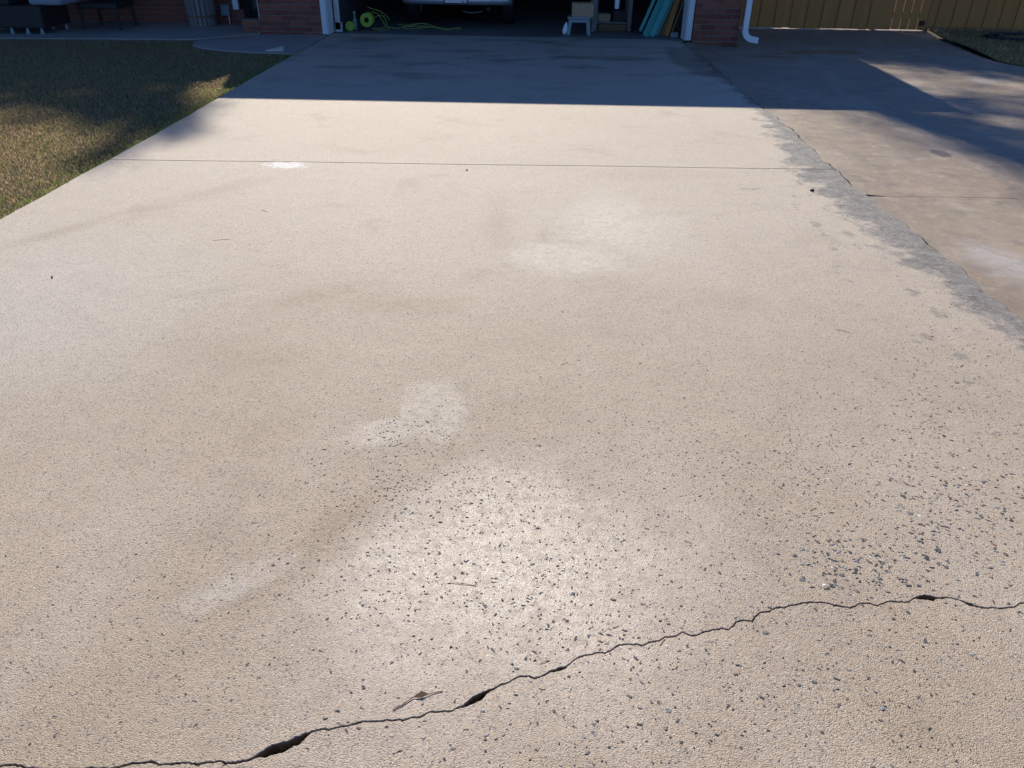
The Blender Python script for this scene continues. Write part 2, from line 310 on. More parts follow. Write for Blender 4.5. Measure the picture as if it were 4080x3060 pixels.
FAR += crop(2980, 2250, [(28,443),(48,405),(100,371),(180,360),(220,331),(300,331),(370,309),(440,296),(500,288),(570,291),(640,297),(720,315),(810,334),(860,322),(890,300),(950,298),(1030,318),(1090,298),(1150,279),(1210,293),(1290,288),(1335,250),(1370,230),(1450,232),(1500,250),(1560,245),(1640,262),(1720,280),(1790,300),(1840,328),(1950,337),(2060,337),(2140,329),(2180,304),(2212,294)])
def teeth(x): return .0030*mnoise.noise(Vector((x*55, 0, 9)))+.0022*mnoise.noise(Vector((x*150, 4, 9)))
def world_line(px):
    w = [ground(*p) for p in px]; w = [(p.x, p.y) for p in w]; out = [w[0]]
    for q in w[1:]:
        if q[0] > out[-1][0]+.0004: out.append(q)
    fine = []                                # small crumbly teeth between the survey points
    for a, b in zip(out, out[1:]):
        n = max(1, int(math.hypot(b[0]-a[0], b[1]-a[1])/.0045))
        for i in range(n):
            f = i/n; fine.append((a[0]+(b[0]-a[0])*f, a[1]+(b[1]-a[1])*f + (rng.uniform(-.0011, .0011) if i else 0)))
    fine.append(out[-1]); return [(x, y+teeth(x)) for x, y in fine]
near_l, far_l = world_line(NEAR), world_line(FAR)
def ext(line, off):                          # carry the crack on to both slab edges
    l = []; r = []; x, y = line[0]
    while x > -2.75: x -= rng.uniform(.02, .05); y += rng.uniform(-.016, .015); l.append((x, y+off))
    x, y = line[-1]
    while x < 1.98: x += rng.uniform(.02, .05); y += rng.uniform(-.01, .02); r.append((x, y+off))
    return l[::-1], r
_n = np.array(near_l)
def tighten(p):
    yn = float(np.interp(p[0], _n[:, 0], _n[:, 1])); gp_ = p[1]-yn; k_ = .52 if gp_ < .010 else .52+.24*min(1, (gp_-.010)/.010); return (p[0], yn+max(.0022, gp_*k_))
far_l = [tighten(p) for p in far_l]
el, er = ext(near_l, 0)
near_l = el+near_l+er; far_l = [(x, y+.006) for x, y in el]+far_l+[(x, y+.006) for x, y in er]
def left_edge(y): return -2.785 + .010*math.sin(y*1.3) + .003*math.sin(y*9.1) + .004*mnoise.noise(Vector((y*14, 7, 0)))
def right_edge(y): return 2.045 + .018*math.sin(y*2.1+.6) + .010*math.sin(y*11.3) + .006*math.sin(y*31.) + .004*mnoise.noise(Vector((y*25, 3, 0)))
def side_pts(fn, y0, y1, step=.035):
    n = max(2, int(abs(y1-y0)/step)); return [(fn(y0+(y1-y0)*i/n), y0+(y1-y0)*i/n) for i in range(1, n)]
def inset(poly, d):
    n = len(poly); out = []
    for i in range(n):
        a, b, c = Vector(poly[i-1]), Vector(poly[i]), Vector(poly[(i+1) % n])
        e1 = (b-a); e2 = (c-b)
        t = (e1.normalized() if e1.length > 1e-9 else Vector((0, 0)))+(e2.normalized() if e2.length > 1e-9 else Vector((0, 0)))
        t = t.normalized() if t.length > 1e-6 else Vector((1, 0)); nn = Vector((-t.y, t.x)); out.append(b+nn*d)
    return out
def slab(name, poly, mat, parent, ch=.0022, th=.11, zf=None, z=0.0, jag=.004):
    """a cast slab: top face, crumbled arris and rough sides; poly runs anticlockwise"""
    zf = zf or (lambda x, y: 0.0); n = len(poly); ins = inset(poly, ch); m = MB()
    cv, _, cf_, _, _, _ = delaunay_2d_cdt([Vector((p[0], p[1])) for p in ins], [], [list(range(n))], 1, 1e-6)
    m.add([(p.x, p.y, z+zf(p.x, p.y)) for p in cv], cf_)
    rings = [[(p[0], p[1], z+zf(p[0], p[1])) for p in ins], [(p[0], p[1], z-ch*1.3+zf(p[0], p[1])) for p in poly]]
    for k, zz in enumerate((-.03, -.065, -th)):
        rings.append([(p[0]+rng.uniform(-jag, jag), p[1]+rng.uniform(-jag, jag), z+zz) for p in inset(poly, .003+.002*k)])
    o = len(m.v); m.v += [q for r in rings for q in r]
    for k in range(len(rings)-1):
        for i in range(n): j = (i+1) % n; m.f.append((o+k*n+i, o+(k+1)*n+i, o+(k+1)*n+j, o+k*n+j))
    ob = m.build(name, mat, parent); ob.data.materials.append(M_BROKEN); ob.data.polygons.foreach_set('material_index', [0 if i < len(cf_)+n else 1 for i in range(len(m.f))]); return ob
drive = MB().add([(-2.74, -4, -.085), (9, -4, -.085), (9, 11.5, -.085), (-2.74, 11.5, -.085)], [(0, 1, 2, 3)]).build('driveway', M_SOIL)
tag(drive, 'cracked tan concrete driveway running up to the open garage', 'driveway', kind='structure')
JY0, JY1 = 5.06, 5.165
def joint_y(x): return JY0+(JY1-JY0)*(x+2.75)/4.8 + .004*math.sin(x*3.3)+.0012*math.sin(x*47)
jl = [(-2.77+4.81*i/120, joint_y(-2.77+4.81*i/120)) for i in range(121)]
near_l[0] = (left_edge(near_l[0][1]), near_l[0][1]); far_l[0] = (left_edge(far_l[0][1]), far_l[0][1])
near_l[-1] = (right_edge(near_l[-1][1]), near_l[-1][1]); far_l[-1] = (right_edge(far_l[-1][1]), far_l[-1][1])
A = [(-2.78, -4), (2.04, -4)]+side_pts(right_edge, -4, near_l[-1][1])+near_l[::-1]+side_pts(left_edge, near_l[0][1], -4, .2)
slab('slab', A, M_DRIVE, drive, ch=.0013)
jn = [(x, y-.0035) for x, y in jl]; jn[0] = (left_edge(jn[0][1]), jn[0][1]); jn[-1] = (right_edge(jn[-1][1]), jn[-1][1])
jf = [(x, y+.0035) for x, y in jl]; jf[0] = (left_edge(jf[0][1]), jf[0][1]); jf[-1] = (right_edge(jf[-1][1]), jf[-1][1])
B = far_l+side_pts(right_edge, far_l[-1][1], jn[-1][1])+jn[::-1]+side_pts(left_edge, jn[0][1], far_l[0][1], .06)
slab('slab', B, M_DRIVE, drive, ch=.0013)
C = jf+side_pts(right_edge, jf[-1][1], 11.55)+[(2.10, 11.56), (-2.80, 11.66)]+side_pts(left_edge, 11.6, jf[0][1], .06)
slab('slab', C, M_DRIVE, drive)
# the darker side drive, falling a little towards the downpipe
def sm(a, b, x): t = min(1, max(0, (x-a)/(b-a))); return t*t*(3-2*t)
def side_z(x, y): return -.045*sm(2.08, 2.75, x)*sm(9.2, 11.2, y)
S1 = 4.60
def re2(y): return right_edge(y)+.0075+.004*math.sin(y*5.3)+.004*math.sin(y*17)
s1n = [(2.06+i*.1, S1-.003+.02*math.sin(i*.21)-.006*i*.1+.012*mnoise.noise(Vector((i*.37, 1, 2)))+.006*mnoise.noise(Vector((i*1.7, 5, 2)))) for i in range(1, 70)]
s1f = [(x, y+.0035) for x, y in s1n]
bed_px = [(3694,111),(3725,130),(3760,150),(3812,166),(3865,185),(3915,208),(3965,233),(4020,250),(4080,262)]
bed = [(ground(*p).x, ground(*p).y) for p in bed_px]+[(5.72, 8.8), (5.9, 7.2), (6.6, 5.6), (8.2, S1)]
SA = [(re2(-4), -4), (8.9, -4)]+[(8.9, s1n[-1][1])]+s1n[::-1]+[(re2(S1-.003), S1-.003)]+side_pts(re2, S1-.003, -4)[0:]
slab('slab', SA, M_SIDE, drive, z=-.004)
bz = bed[::-1]
def grid_slab():                              # beyond the joint: gridded so that its fall shows
    bm = bmesh.new(); ring = s1f[:62]+[(8.2, S1-.03)]+bz[1:]+[(6.25, 13.9), (2.80, 13.9), (2.80, 11.35)]+[(2.11, 11.35)]+side_pts(re2, 11.3, s1f[0][1])
    cv, _, fc, _, _, _ = delaunay_2d_cdt([Vector(p) for p in ring], [], [list(range(len(ring)))], 1, 1e-6); vt = [bm.verts.new((p.x, p.y, 0)) for p in cv]
    for f_ in fc: bm.faces.new([vt[k] for k in f_])
    for k in range(1, 24):
        y = 9.0+k*.2; bmesh.ops.bisect_plane(bm, geom=list(bm.verts)+list(bm.edges)+list(bm.faces), plane_co=(0, y, 0), plane_no=(0, 1, 0))
    for k in range(1, 9):
        x = 2.05+k*.1; bmesh.ops.bisect_plane(bm, geom=list(bm.verts)+list(bm.edges)+list(bm.faces), plane_co=(x, 0, 0), plane_no=(1, 0, 0))
    r = bmesh.ops.extrude_face_region(bm, geom=list(bm.faces))
    for v in [e for e in r['geom'] if isinstance(e, bmesh.types.BMVert)]: v.co.z = side_z(v.co.x, v.co.y)-.004
    for v in bm.verts:
        if v.co.z == 0 and all(f.normal.z > -2 for f in v.link_faces): pass
    low = set(bm.verts)-set(e for e in r['geom'] if isinstance(e, bmesh.types.BMVert))
    for v in low: v.co.z = -.12
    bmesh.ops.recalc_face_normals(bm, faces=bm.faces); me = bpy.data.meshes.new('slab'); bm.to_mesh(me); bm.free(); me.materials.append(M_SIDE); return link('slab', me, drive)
grid_slab()

# porch slab, rounded apron, lawn and the planting strip
ap_px = [(790,160),(768,168),(765,180),(790,189),(830,195),(900,202),(1000,208),(1080,211),(1130,212),(1181,216)]
ap = [(ground(*p).x, ground(*p).y) for p in ap_px]
po = slab('porch_slab', [(-14, 10.50), (-9, 10.50), (-6.8, 10.53), (-4.36, 10.72), (-4.1, 11.0), (-3.72, 11.36), (-3.72, 13.2), (-14, 13.2)], M_PORCH, None, ch=.006, z=.012)
tag(po, 'grey concrete porch slab along the left wing', 'porch', kind='structure')
apr = slab('apron', ap+[(-2.80, 9.75), (-2.80, 11.53), (-3.70, 11.53), (-3.70, 11.33), (-4.08, 10.97), (-4.33, 10.74)], M_PORCH, None, ch=.006, z=0.0)
tag(apr, 'rounded concrete apron between the lawn and the driveway', 'apron', kind='structure')
lawn_poly = [(-15, -4), (-2.80, -4)]+[(left_edge(y)-.012, y) for y in np.arange(-3.8, 9.75, .2)]+[(x-.01, y-.01) for x, y in ap[::-1]]+[(-6.8, 10.52), (-15, 10.49)]
bm = bmesh.new(); bm.faces.new([bm.verts.new((x, y, -.029)) for x, y in lawn_poly]); bmesh.ops.triangulate(bm, faces=bm.faces, ngon_method='EAR_CLIP'); bmesh.ops.recalc_face_normals(bm, faces=bm.faces)
me = bpy.data.meshes.new('lawn'); bm.to_mesh(me); bm.free(); me.materials.append(M_TURF); lawn = link('lawn', me); tag(lawn, 'dormant lawn beside the driveway', 'lawn', kind='structure')
bed_poly = [(x+.01, y) for x, y in bed]+[(14, S1), (14, 13.5)]
bm = bmesh.new(); bm.faces.new([bm.verts.new((x, y, -.02)) for x, y in bed_poly]); bmesh.ops.triangulate(bm, faces=bm.faces, ngon_method='EAR_CLIP'); bmesh.ops.recalc_face_normals(bm, faces=bm.faces)
me = bpy.data.meshes.new('planting_strip'); bm.to_mesh(me); bm.free(); me.materials.append(M_TURF); pl = link('planting_strip', me); tag(pl, 'strip of dark turf between side drive and fence', 'ground', kind='structure')
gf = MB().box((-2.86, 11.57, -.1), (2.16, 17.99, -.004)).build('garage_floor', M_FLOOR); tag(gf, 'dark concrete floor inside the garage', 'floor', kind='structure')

def in_poly(px, py, poly):
    inside = np.zeros(len(px), bool); j = len(poly)-1
    for i in range(len(poly)):
        xi, yi = poly[i]; xj, yj = poly[j]
        c = ((yi > py) != (yj > py)) & (px < (xj-xi)*(py-yi)/((yj-yi) or 1e-12)+xi); inside ^= c; j = i
    return inside
M_BLADE = m_attr('grass_blade', .75, .2, .5)
def blades(name, px, py, z, h, w, cols, label, lean=.9):
    n = len(px); a = nrg.uniform(0, 2*np.pi, n); la = nrg.uniform(0, 2*np.pi, n); ll = h*nrg.uniform(.15, lean, n)
    dx, dy = np.cos(a)*w/2, np.sin(a)*w/2; v = np.empty((n, 4, 3), np.float32)
    v[:, 0] = np.stack([px-dx, py-dy, z], 1); v[:, 1] = np.stack([px+dx, py+dy, z], 1)
    mx, my = px+np.cos(la)*ll*.45, py+np.sin(la)*ll*.45; tx, ty = px+np.cos(la)*ll, py+np.sin(la)*ll
    v[:, 2] = np.stack([mx+dx*.8, my+dy*.8, z+h*.62], 1); v[:, 3] = np.stack([tx, ty, z+h*.92], 1)
    me = bpy.data.meshes.new(name); me.vertices.add(n*4); me.vertices.foreach_set('co', v.ravel())
    idx = (np.arange(n)[:, None]*4+np.array([0, 1, 2, 0, 2, 3])[None]).ravel().astype(np.int32)
    me.loops.add(len(idx)); me.loops.foreach_set('vertex_index', idx); me.polygons.add(n*2); me.polygons.foreach_set('loop_start', np.arange(0, n*6, 3, dtype=np.int32)); me.polygons.foreach_set('loop_total', np.full(n*2, 3, np.int32))
    ca = me.color_attributes.new('tint', 'FLOAT_COLOR', 'POINT'); ca.data.foreach_set('color', np.repeat(np.concatenate([cols, np.ones((n, 1))], 1), 4, 0).astype(np.float32).ravel())
    me.update(); me.validate(); me.materials.append(M_BLADE); o = link(name, me); tag(o, label, 'grass', kind='stuff'); return o
def grass_cols(n, green):
    tan = np.array([.58, .44, .25]); brown = np.array([.36, .26, .145]); gr = np.array([.20, .29, .06]); r = nrg.uniform(0, 1, n)[:, None]
    c = tan*r+brown*(1-r); m = (nrg.uniform(0, 1, n) < green)[:, None]; c = np.where(m, gr*nrg.uniform(.7, 1.5, (n, 1)), c); return c*nrg.uniform(.75, 1.2, (n, 1))
N = 430000
py = 1.8+(10.75-1.8)*nrg.uniform(0, 1, N)**1.0; px = -9.3+6.52*nrg.uniform(0, 1, N)
keep = in_poly(px, py, lawn_poly); px, py = px[keep], py[keep]; n = len(px)
ed = np.array([left_edge(y) for y in np.arange(0, 12, .02)])[np.clip((py/.02).astype(int), 0, 599)]-px
cl = np.array([mnoise.noise(Vector((x*2.2, y*2.2, 0)))*.5+mnoise.noise(Vector((x*7, y*7, 4)))*.3 for x, y in zip(px, py)])
gp = np.clip(.08+.25*cl+.42*np.exp(-(ed/.13)**2)+.1*np.exp(-(ed/.5)**2), .04, .95)
hh = nrg.uniform(.013, .031, n)*(1+.2*cl)+.016*np.exp(-(ed/.05)**2)
blades('grass', px, py, np.full(n, -.03), hh, nrg.uniform(.0022, .004, n)*(1+py/14), grass_cols(n, gp), 'short brown and green dormant lawn grass beside the driveway')
N = 60000; px = 5.5+4.2*nrg.uniform(0, 1, N); py = 8+5.5*nrg.uniform(0, 1, N); keep = in_poly(px, py, bed_poly); px, py = px[keep], py[keep]; n = len(px)
blades('grass', px, py, np.full(n, -.021), nrg.uniform(.02, .06, n), nrg.uniform(.004, .008, n), grass_cols(n, np.full(n, .18)), 'dry shaded grass between the side drive and board fence')

# ------------------------------------------------------------------ house
house = empty('brick_house', (-.5, 11.55, 0)); HL = Vector(house.location)
tag(house, 'red brick house with open garage and white trimmed jambs', 'house')
def hb(name, parts, mat, parent=None, bevel=0):          # parts in world coordinates, stored about the house base
    m = MB()
    for a, b in parts: m.box(tuple(Vector(a)-HL), tuple(Vector(b)-HL))
    return m.build(name, mat, parent or house, bevel)
def brick_wall(x0, x1, yf, z0, z1, top, back, single=True):
    """mortar core with bricks proud of it, running bond, facing the camera"""
    core = hb('wall', [((x0+.004, yf+.008, -.1), (x1-.004, back, top))], M_MORTAR)
    bl, bh, jt = .194, .058, .0097; shared = {}; joined = MB(); row = 0; z = z0
    while z < z1:
        x = x0-(bl+jt)*.5*(row % 2)
        while x < x1-.01:
            a, b = max(x, x0), min(x+bl, x1)
            if b-a > .025:
                key = round(b-a, 3)
                if single:
                    if key not in shared:
                        shared[key] = MB().box((0, 0, 0), (b-a, .05, bh)).mesh('brick', M_BRICK)
                        bm = bmesh.new(); bm.from_mesh(shared[key]); bmesh.ops.bevel(bm, geom=list(bm.edges), offset=.003, segments=1, affect='EDGES'); bm.to_mesh(shared[key]); bm.free()
                    o = link('brick', shared[key], core); o.location = Vector((a, yf+rng.uniform(-.0015, .0025), z))-HL; o.rotation_euler = (0, 0, rng.uniform(-.004, .004))
                else:
                    d = rng.uniform(-.0011, .0011); joined.box(tuple(Vector((a, yf+d, z))-HL), tuple(Vector((b, yf+.05, z+bh))-HL))
            x += bl+jt
        z += bh+jt; row += 1
    if not single: s = joined.build('brick', M_BRICK, core); tag(s, kind='stuff')
    return core
brick_wall(2.165, 2.775, 11.40, -.055, 2.4, 3.25, 11.75)
brick_wall(-3.715, -2.875, 11.43, -.03, 2.4, 3.25, 11.75)
brick_wall(-9.5, -4.40, 12.47, .012, 2.4, 3.0, 12.7, single=False)
hb('wall', [((-14, 12.47, 0), (-9.5, 12.7, 3.0))], M_BRICK); hb('wall', [((-4.4, 13.3, 0), (-3.705, 13.5, 3.0))], M_BRICK)
for q_ in (((2.60, 11.76, -.16), (2.765, 18.4, 3.25)), ((-3.70, 11.76, -.16), (-3.54, 18.4, 3.25)), ((-3.53, 18.2, -.16), (2.59, 18.4, 3.25))): hb('wall', [q_], M_BRICK)
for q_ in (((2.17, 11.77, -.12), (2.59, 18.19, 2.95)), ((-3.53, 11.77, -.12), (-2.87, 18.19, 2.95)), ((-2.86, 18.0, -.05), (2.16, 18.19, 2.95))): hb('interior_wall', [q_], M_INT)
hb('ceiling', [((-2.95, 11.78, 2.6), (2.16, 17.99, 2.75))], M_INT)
hb('header', [((-2.87, 11.44, 2.2), (2.16, 11.74, 3.24))], M_BRICK)
# white jamb boards: a face board and a return
for s, x in ((1, -2.87), (-1, 2.155)):
    hb('door_jamb', [((x if s > 0 else x-.075, 11.42, .012), (x+.075 if s > 0 else x, 11.455, 2.2))], M_TRIMDIRT, bevel=.003)
    hb('jamb_return', [((x+.045 if s > 0 else x-.085, 11.46, .004), (x+.085 if s > 0 else x-.045, 11.76, 2.2))], M_WHITE)
hb('head_jamb', [((-2.79, 11.42, 2.12), (2.075, 11.455, 2.2))], M_TRIMDIRT)
# door tracks inside
tr = hb('door_track', [((-2.775, 11.80, .03), (-2.75, 11.86, 2.1)), ((-2.75, 11.80, .03), (-2.70, 11.805, 2.1))], M_STEEL)
hb('track_bracket', [((-2.77, 11.785, .155), (-2.70, 11.80, .165))], M_STEEL, tr)
hb('track_foot', [((-2.78, 11.80, .0), (-2.69, 11.88, .12))], M_TRIMDIRT, tr)
# roofs
def roof(x0, x1, ye, ze, yr, zr, yb, th=.12):
    m = MB(); c = [(ye, ze), (yr, zr), (yb, ze), (yb, ze-th), (yr, zr-th), (ye, ze-th)]
    p = [Vector((x0, y, z))-HL for y, z in c]+[Vector((x1, y, z))-HL for y, z in c]
    m.add(p, [(0,1,7,6),(1,2,8,7),(2,3,9,8),(3,4,10,9),(4,5,11,10),(5,0,6,11),(0,5,4,1),(1,4,3,2),(6,7,10,11),(7,8,9,10)]); return m.build('roof', M_ROOF, house)
EZ = 3.42; sh = 1/math.tan(R(SUN_EL)); ex, ey = sh*math.sin(R(SUN_AZ)), sh*math.cos(R(SUN_AZ))
roof(-2.80-EZ*ex, 3.80-EZ*ex, 7.09+EZ*ey, EZ, 14.9, EZ+.75, 18.8)
r2 = roof(-14.5, -3.56, 12.05, 2.95, 15.5, 3.4, 18.9); roof(-14.5, -3.75, 10.80, 2.42, 11.9, 2.75, 12.46, .08)  # second roof: unseen porch cover, brought forward to darken the porch
hb('soffit', [((-3.55, 11.2, 3.255), (2.95, 11.8, 3.285))], M_WHITE)
# entry recess: brick stubs, white posts, grey siding
brick_wall(-3.98, -3.72, 11.47, -.03, .16, .17, 11.72)
brick_wall(-4.40, -4.26, 12.44, .012, .20, .20, 12.7)
hb('corner_post', [((-3.745, 11.50, .172), (-3.68, 11.58, 3.2))], M_WHITE, bevel=.003)
hb('corner_post', [((-4.40, 12.40, .205), (-4.32, 12.466, 3.0))], M_WHITE, bevel=.003)
m = MB(); q = [(-4.26, 12.9, .16), (-3.70, 12.55, .36), (-3.70, 12.57, 2.5), (-4.26, 12.92, 2.5)]; m.add([Vector(v)-HL for v in q]+[Vector(v)+Vector((0, .03, 0))-HL for v in q], [(0,1,2,3),(7,6,5,4),(0,4,5,1),(1,5,6,2),(2,6,7,3),(3,7,4,0)]); m.build('siding_panel', M_SIDING, house)
hb('entry_wall', [((-4.62, 12.98, 0), (-3.705, 13.1, 2.9))], M_INT)
hb('wall', [((-14, 18.5, -.16), (-3.72, 18.7, 2.95))], M_BRICK); hb('wall', [((-14.2, 12.47, -.16), (-14.01, 18.7, 2.95))], M_BRICK)
# electrical box and conduit on the wing wall
ub = empty('utility_box', (-4.52, 12.45, 0)); tag(ub, 'small grey utility box on a thin conduit against brick wall', 'utility box')
MB().box((-.07, -.05, .12), (.06, .015, .27)).build('box', M_GREYPL, ub, .006); MB().box((-.065, -.056, .125), (.055, -.0505, .265)).build('cover', M_GREYPL, ub); MB().tube([(.03, -.02, .012), (.03, -.02, .119)], .012, 10).build('conduit', M_STEEL, ub)
# downpipe
dp = empty('downpipe', (2.86, 11.32, -.045)); tag(dp, 'white metal downpipe with curved elbow at the brick corner', 'downpipe')
def rect_sweep(path, w, d):
    m = MB(); o = 0
    for i, (p, t) in enumerate(path):
        p = Vector(p); t = Vector(t).normalized(); a = Vector((-t.z, 0, t.x)) if abs(t.y) < .9 else Vector((1, 0, 0)); b = Vector((0, 1, 0))
        for s1, s2 in ((-1, -1), (1, -1), (1, 1), (-1, 1)): m.v.append(tuple(p+a*(s1*w/2)+b*(s2*d/2)))
    for i in range(len(path)-1):
        for k in range(4): m.f.append((4*i+k, 4*i+(k+1) % 4, 4*i+4+(k+1) % 4, 4*i+4+k))
    return m
rect_sweep([((-.02, 0, 3.3), (0, 0, -1)), ((-.02, 0, .215), (0, 0, -1))], .068, .06).build('pipe', M_METALW, dp, 0)
arc = []
for i in range(15):                      # crimped elbow
    th = i/14*math.pi/2*.93; rr = .115; k = 1+(.05 if i % 2 else 0)
    arc.append(((-.02+rr*(1-math.cos(th)), 0, .213-rr*math.sin(th)), (math.sin(th), 0, -math.cos(th))))
arc.append(((.165, -.0, .086), (1, 0, -.06)))
el_o = rect_sweep(arc, .074, .066)
el_o.v = [tuple(Vector(v)+Vector((0, -.02*max(0, v[0]+.02)/.18, 0))) for v in el_o.v]
el_o.build('elbow', M_METALW, dp)
MB().box((-.058, .031, .9), (.018, .075, .93)).build('strap', M_METALW, dp)

# ------------------------------------------------------------------ fence
fence = empty('board_fence', (6, 13.55, 0)); tag(fence, 'tall tan timber board fence across the end of the side drive', 'fence')
pk = {}
x = 2.86; i = 0
while x < 10.4:
    w = rng.uniform(.124, .134); slit = 5.45 < x < 6.2
    me = MB().box((0, 0, 0), (w, .018, 1.78+rng.uniform(-.02, .02))).mesh('picket', M_FENCE)
    o = link('picket', me, fence); o.location = (x-6, (0 if (slit or i % 2) else -.0185)+rng.uniform(-.0008, .0008), rng.uniform(-.044, -.03) if x < 6.2 else rng.uniform(-.018, -.008)); o.rotation_euler = (0, rng.uniform(-.006, .006)*(not slit), 0)
    x += (w+.009) if slit else w-.006; i += 1
for z in (.165, .95, 1.55): MB().box((-3.12, .0205, z), (4.4, .058, z+.05)).build('rail', M_GREYWOOD, fence)
for xx in (-3.0, -.62, .22, 2.2, 4.2): MB().box((xx, .06, -.1), (xx+.09, .15, 1.72)).build('post', M_GREYWOOD, fence)
MB().box((.12, -.055, .03), (.19, -.022, .10)).build('latch', M_BLACK, fence, .006)

# ------------------------------------------------------------------ trees whose shade falls on the yard
M_BARK = simple('pine_bark', (.14, .095, .065), .95, var=.4, scale=18, bump=.03, bscale=25)
M_NEEDLE = m_attr('pine_needles', .6, .3)
def lift(gx, gy, h): return Vector((gx-ex*h, gy+ey*h, h))
def pine(name, base, top, clumps, label, cards=95):
    root = empty(name, base); tag(root, label, 'tree', 'pines behind the house'); b = Vector(base)
    tp = Vector((top[0], top[1], top[2]))-b; seg = [tp*(k/8)+Vector((.12*math.sin(k*1.3), .1*math.cos(k*1.9), 0))*(k > 0) for k in range(9)]
    trunk = MB().tube(seg, [.21*(1-k/8*.82) for k in range(9)], 10).build('trunk', M_BARK, root, smooth=True)
    v = []; f = []; c = []
    for (p, r) in clumps:
        p = Vector(p)-b; tz = min(.97, max(.35, (p.z-1.2)/tp.z)); s0 = tp*tz
        MB().tube([s0, s0.lerp(p, .5)+Vector((0, 0, .15)), p], [.045, .03, .012], 5, False).build('limb', M_BARK, root)
        for _ in range(int(cards*r*r*4)):
            d = Vector((rng.gauss(0, 1), rng.gauss(0, 1), rng.gauss(0, .7))); d = d.normalized()*r*rng.random()**.45
            q = p+d; ax = (d*1.2+Vector((rng.uniform(-1, 1), rng.uniform(-1, 1), rng.uniform(-1, 1)))*r).normalized(); L = rng.uniform(.14, .26)
            sd = ax.cross(Vector((rng.uniform(-1, 1), rng.uniform(-1, 1), rng.uniform(-1, 1)))).normalized()*rng.uniform(.014, .03)
            o = len(v); v += [tuple(q-sd), tuple(q+sd), tuple(q+ax*L+sd*.4), tuple(q+ax*L-sd*.4)]; f.append((o, o+1, o+2, o+3)); k = rng.uniform(.6, 1.4); c += [(.045*k, .085*k, .022*k, 1)]*4
    me = bpy.data.meshes.new('crown'); me.from_pydata(v, [], f); ca = me.color_attributes.new('tint', 'FLOAT_COLOR', 'POINT'); ca.data.foreach_set('color', np.array(c, np.float32).ravel()); me.materials.append(M_NEEDLE); me.update(); link('crown', me, root)
    return root
def scatter(poly, n, r0, r1, h0, h1, avoid=()):
    xs = [p[0] for p in poly]; ys = [p[1] for p in poly]; out = []; tries = 0
    while len(out) < n and tries < n*60:
        tries += 1; x = rng.uniform(min(xs), max(xs)); y = rng.uniform(min(ys), max(ys))
        if not in_poly(np.array([x]), np.array([y]), poly)[0]: continue
        if any(((x-a)/ra)**2+((y-b)/rb)**2 < 1 for a, b, ra, rb in avoid): continue
        out.append((lift(x, y, rng.uniform(h0, h1)), rng.uniform(r0, r1)))
    return out
def band(a, b, n, w, r0, r1, h0, h1):
    return [(lift(a[0]+(b[0]-a[0])*(k+.5)/n+rng.uniform(-w, w), a[1]+(b[1]-a[1])*(k+.5)/n+rng.uniform(-w, w), rng.uniform(h0, h1)), rng.uniform(r0, r1)) for k in range(n)]
lit = [(-3.2, 7.75, .55, .32), (-4.1, 7.7, .7, .18), (-3.4, 8.5, .4, .2), (-3.05, 7.2, .4, .25), (-5.6, 8.0, .6, .15)]
left_poly = [(-3.25, 8.9), (-3.15, 6.55), (-3.4, 6.15), (-4.1, 6.45), (-5.2, 6.75), (-7.5, 7.2), (-7.5, 8.9)]
def stand(gx, gy, h): p = lift(gx, gy, h); return (p.x, p.y, -.13), (p.x+.1, p.y-.1, h+1.2)
b_, t_ = stand(-5.2, 7.6, 17.5); pine('pine_tree', b_, t_, scatter(left_poly, 90, .32, .52, 14.5, 19, lit), 'tall pine standing behind the left wing of the house')
b_, t_ = stand(-3.25, 6.6, 16.5); pine('pine_tree', b_, t_, band((-3.0, 6.75), (-2.75, 5.75), 9, .14, .26, .38, 15.5, 18)+band((-3.0, 5.2), (-2.72, 4.98), 3, .1, .14, .22, 15.5, 17.5)+scatter(left_poly, 16, .3, .45, 14, 17.5, lit), 'slim pine rising behind the entry recess')
rp1 = [(3.0, 12.0), (6.8, 12.0), (6.8, 8.1), (5.4, 8.75), (4.5, 9.6), (4.1, 10.1), (3.1, 10.45)]
b_, t_ = stand(4.9, 10.2, 16.0); pine('pine_tree', b_, t_, scatter(rp1, 120, .32, .5, 13.5, 18, [(5.0, 8.95, .35, .2), (3.95, 9.9, .55, .2)])+band((3.85, 9.35), (4.9, 8.8), 4, .05, .12, .18, 14, 16), 'broad pine standing behind the garage roof')
b_, t_ = stand(3.25, 5.9, 17.0); pine('pine_tree', b_, t_, band((3.8, 7.5), (4.7, 6.5), 7, .06, .14, .22, 15, 18)+band((2.75, 7.0), (3.05, 5.6), 6, .10, .14, .24, 15.5, 19)+band((3.25, 6.8), (3.7, 5.5), 7, .12, .16, .28, 15.5, 19)+scatter([(3.05, 5.5), (2.85, 4.75), (3.05, 4.3), (4.5, 4.0), (5, 5.6), (3.7, 5.9)], 38, .22, .36, 16, 19.5)+band((4.0, 9.0), (5.3, 7.9), 8, .05, .09, .15, 15, 19)+band((4.2, 8.2), (5.2, 7.3), 6, .05, .08, .14, 15, 19)+scatter([(4.2, 7.4), (6, 7.8), (6, 5.6), (4.4, 5.8)], 12, .2, .35, 15, 19), 'tall pine with ragged crown behind the garage back wall')

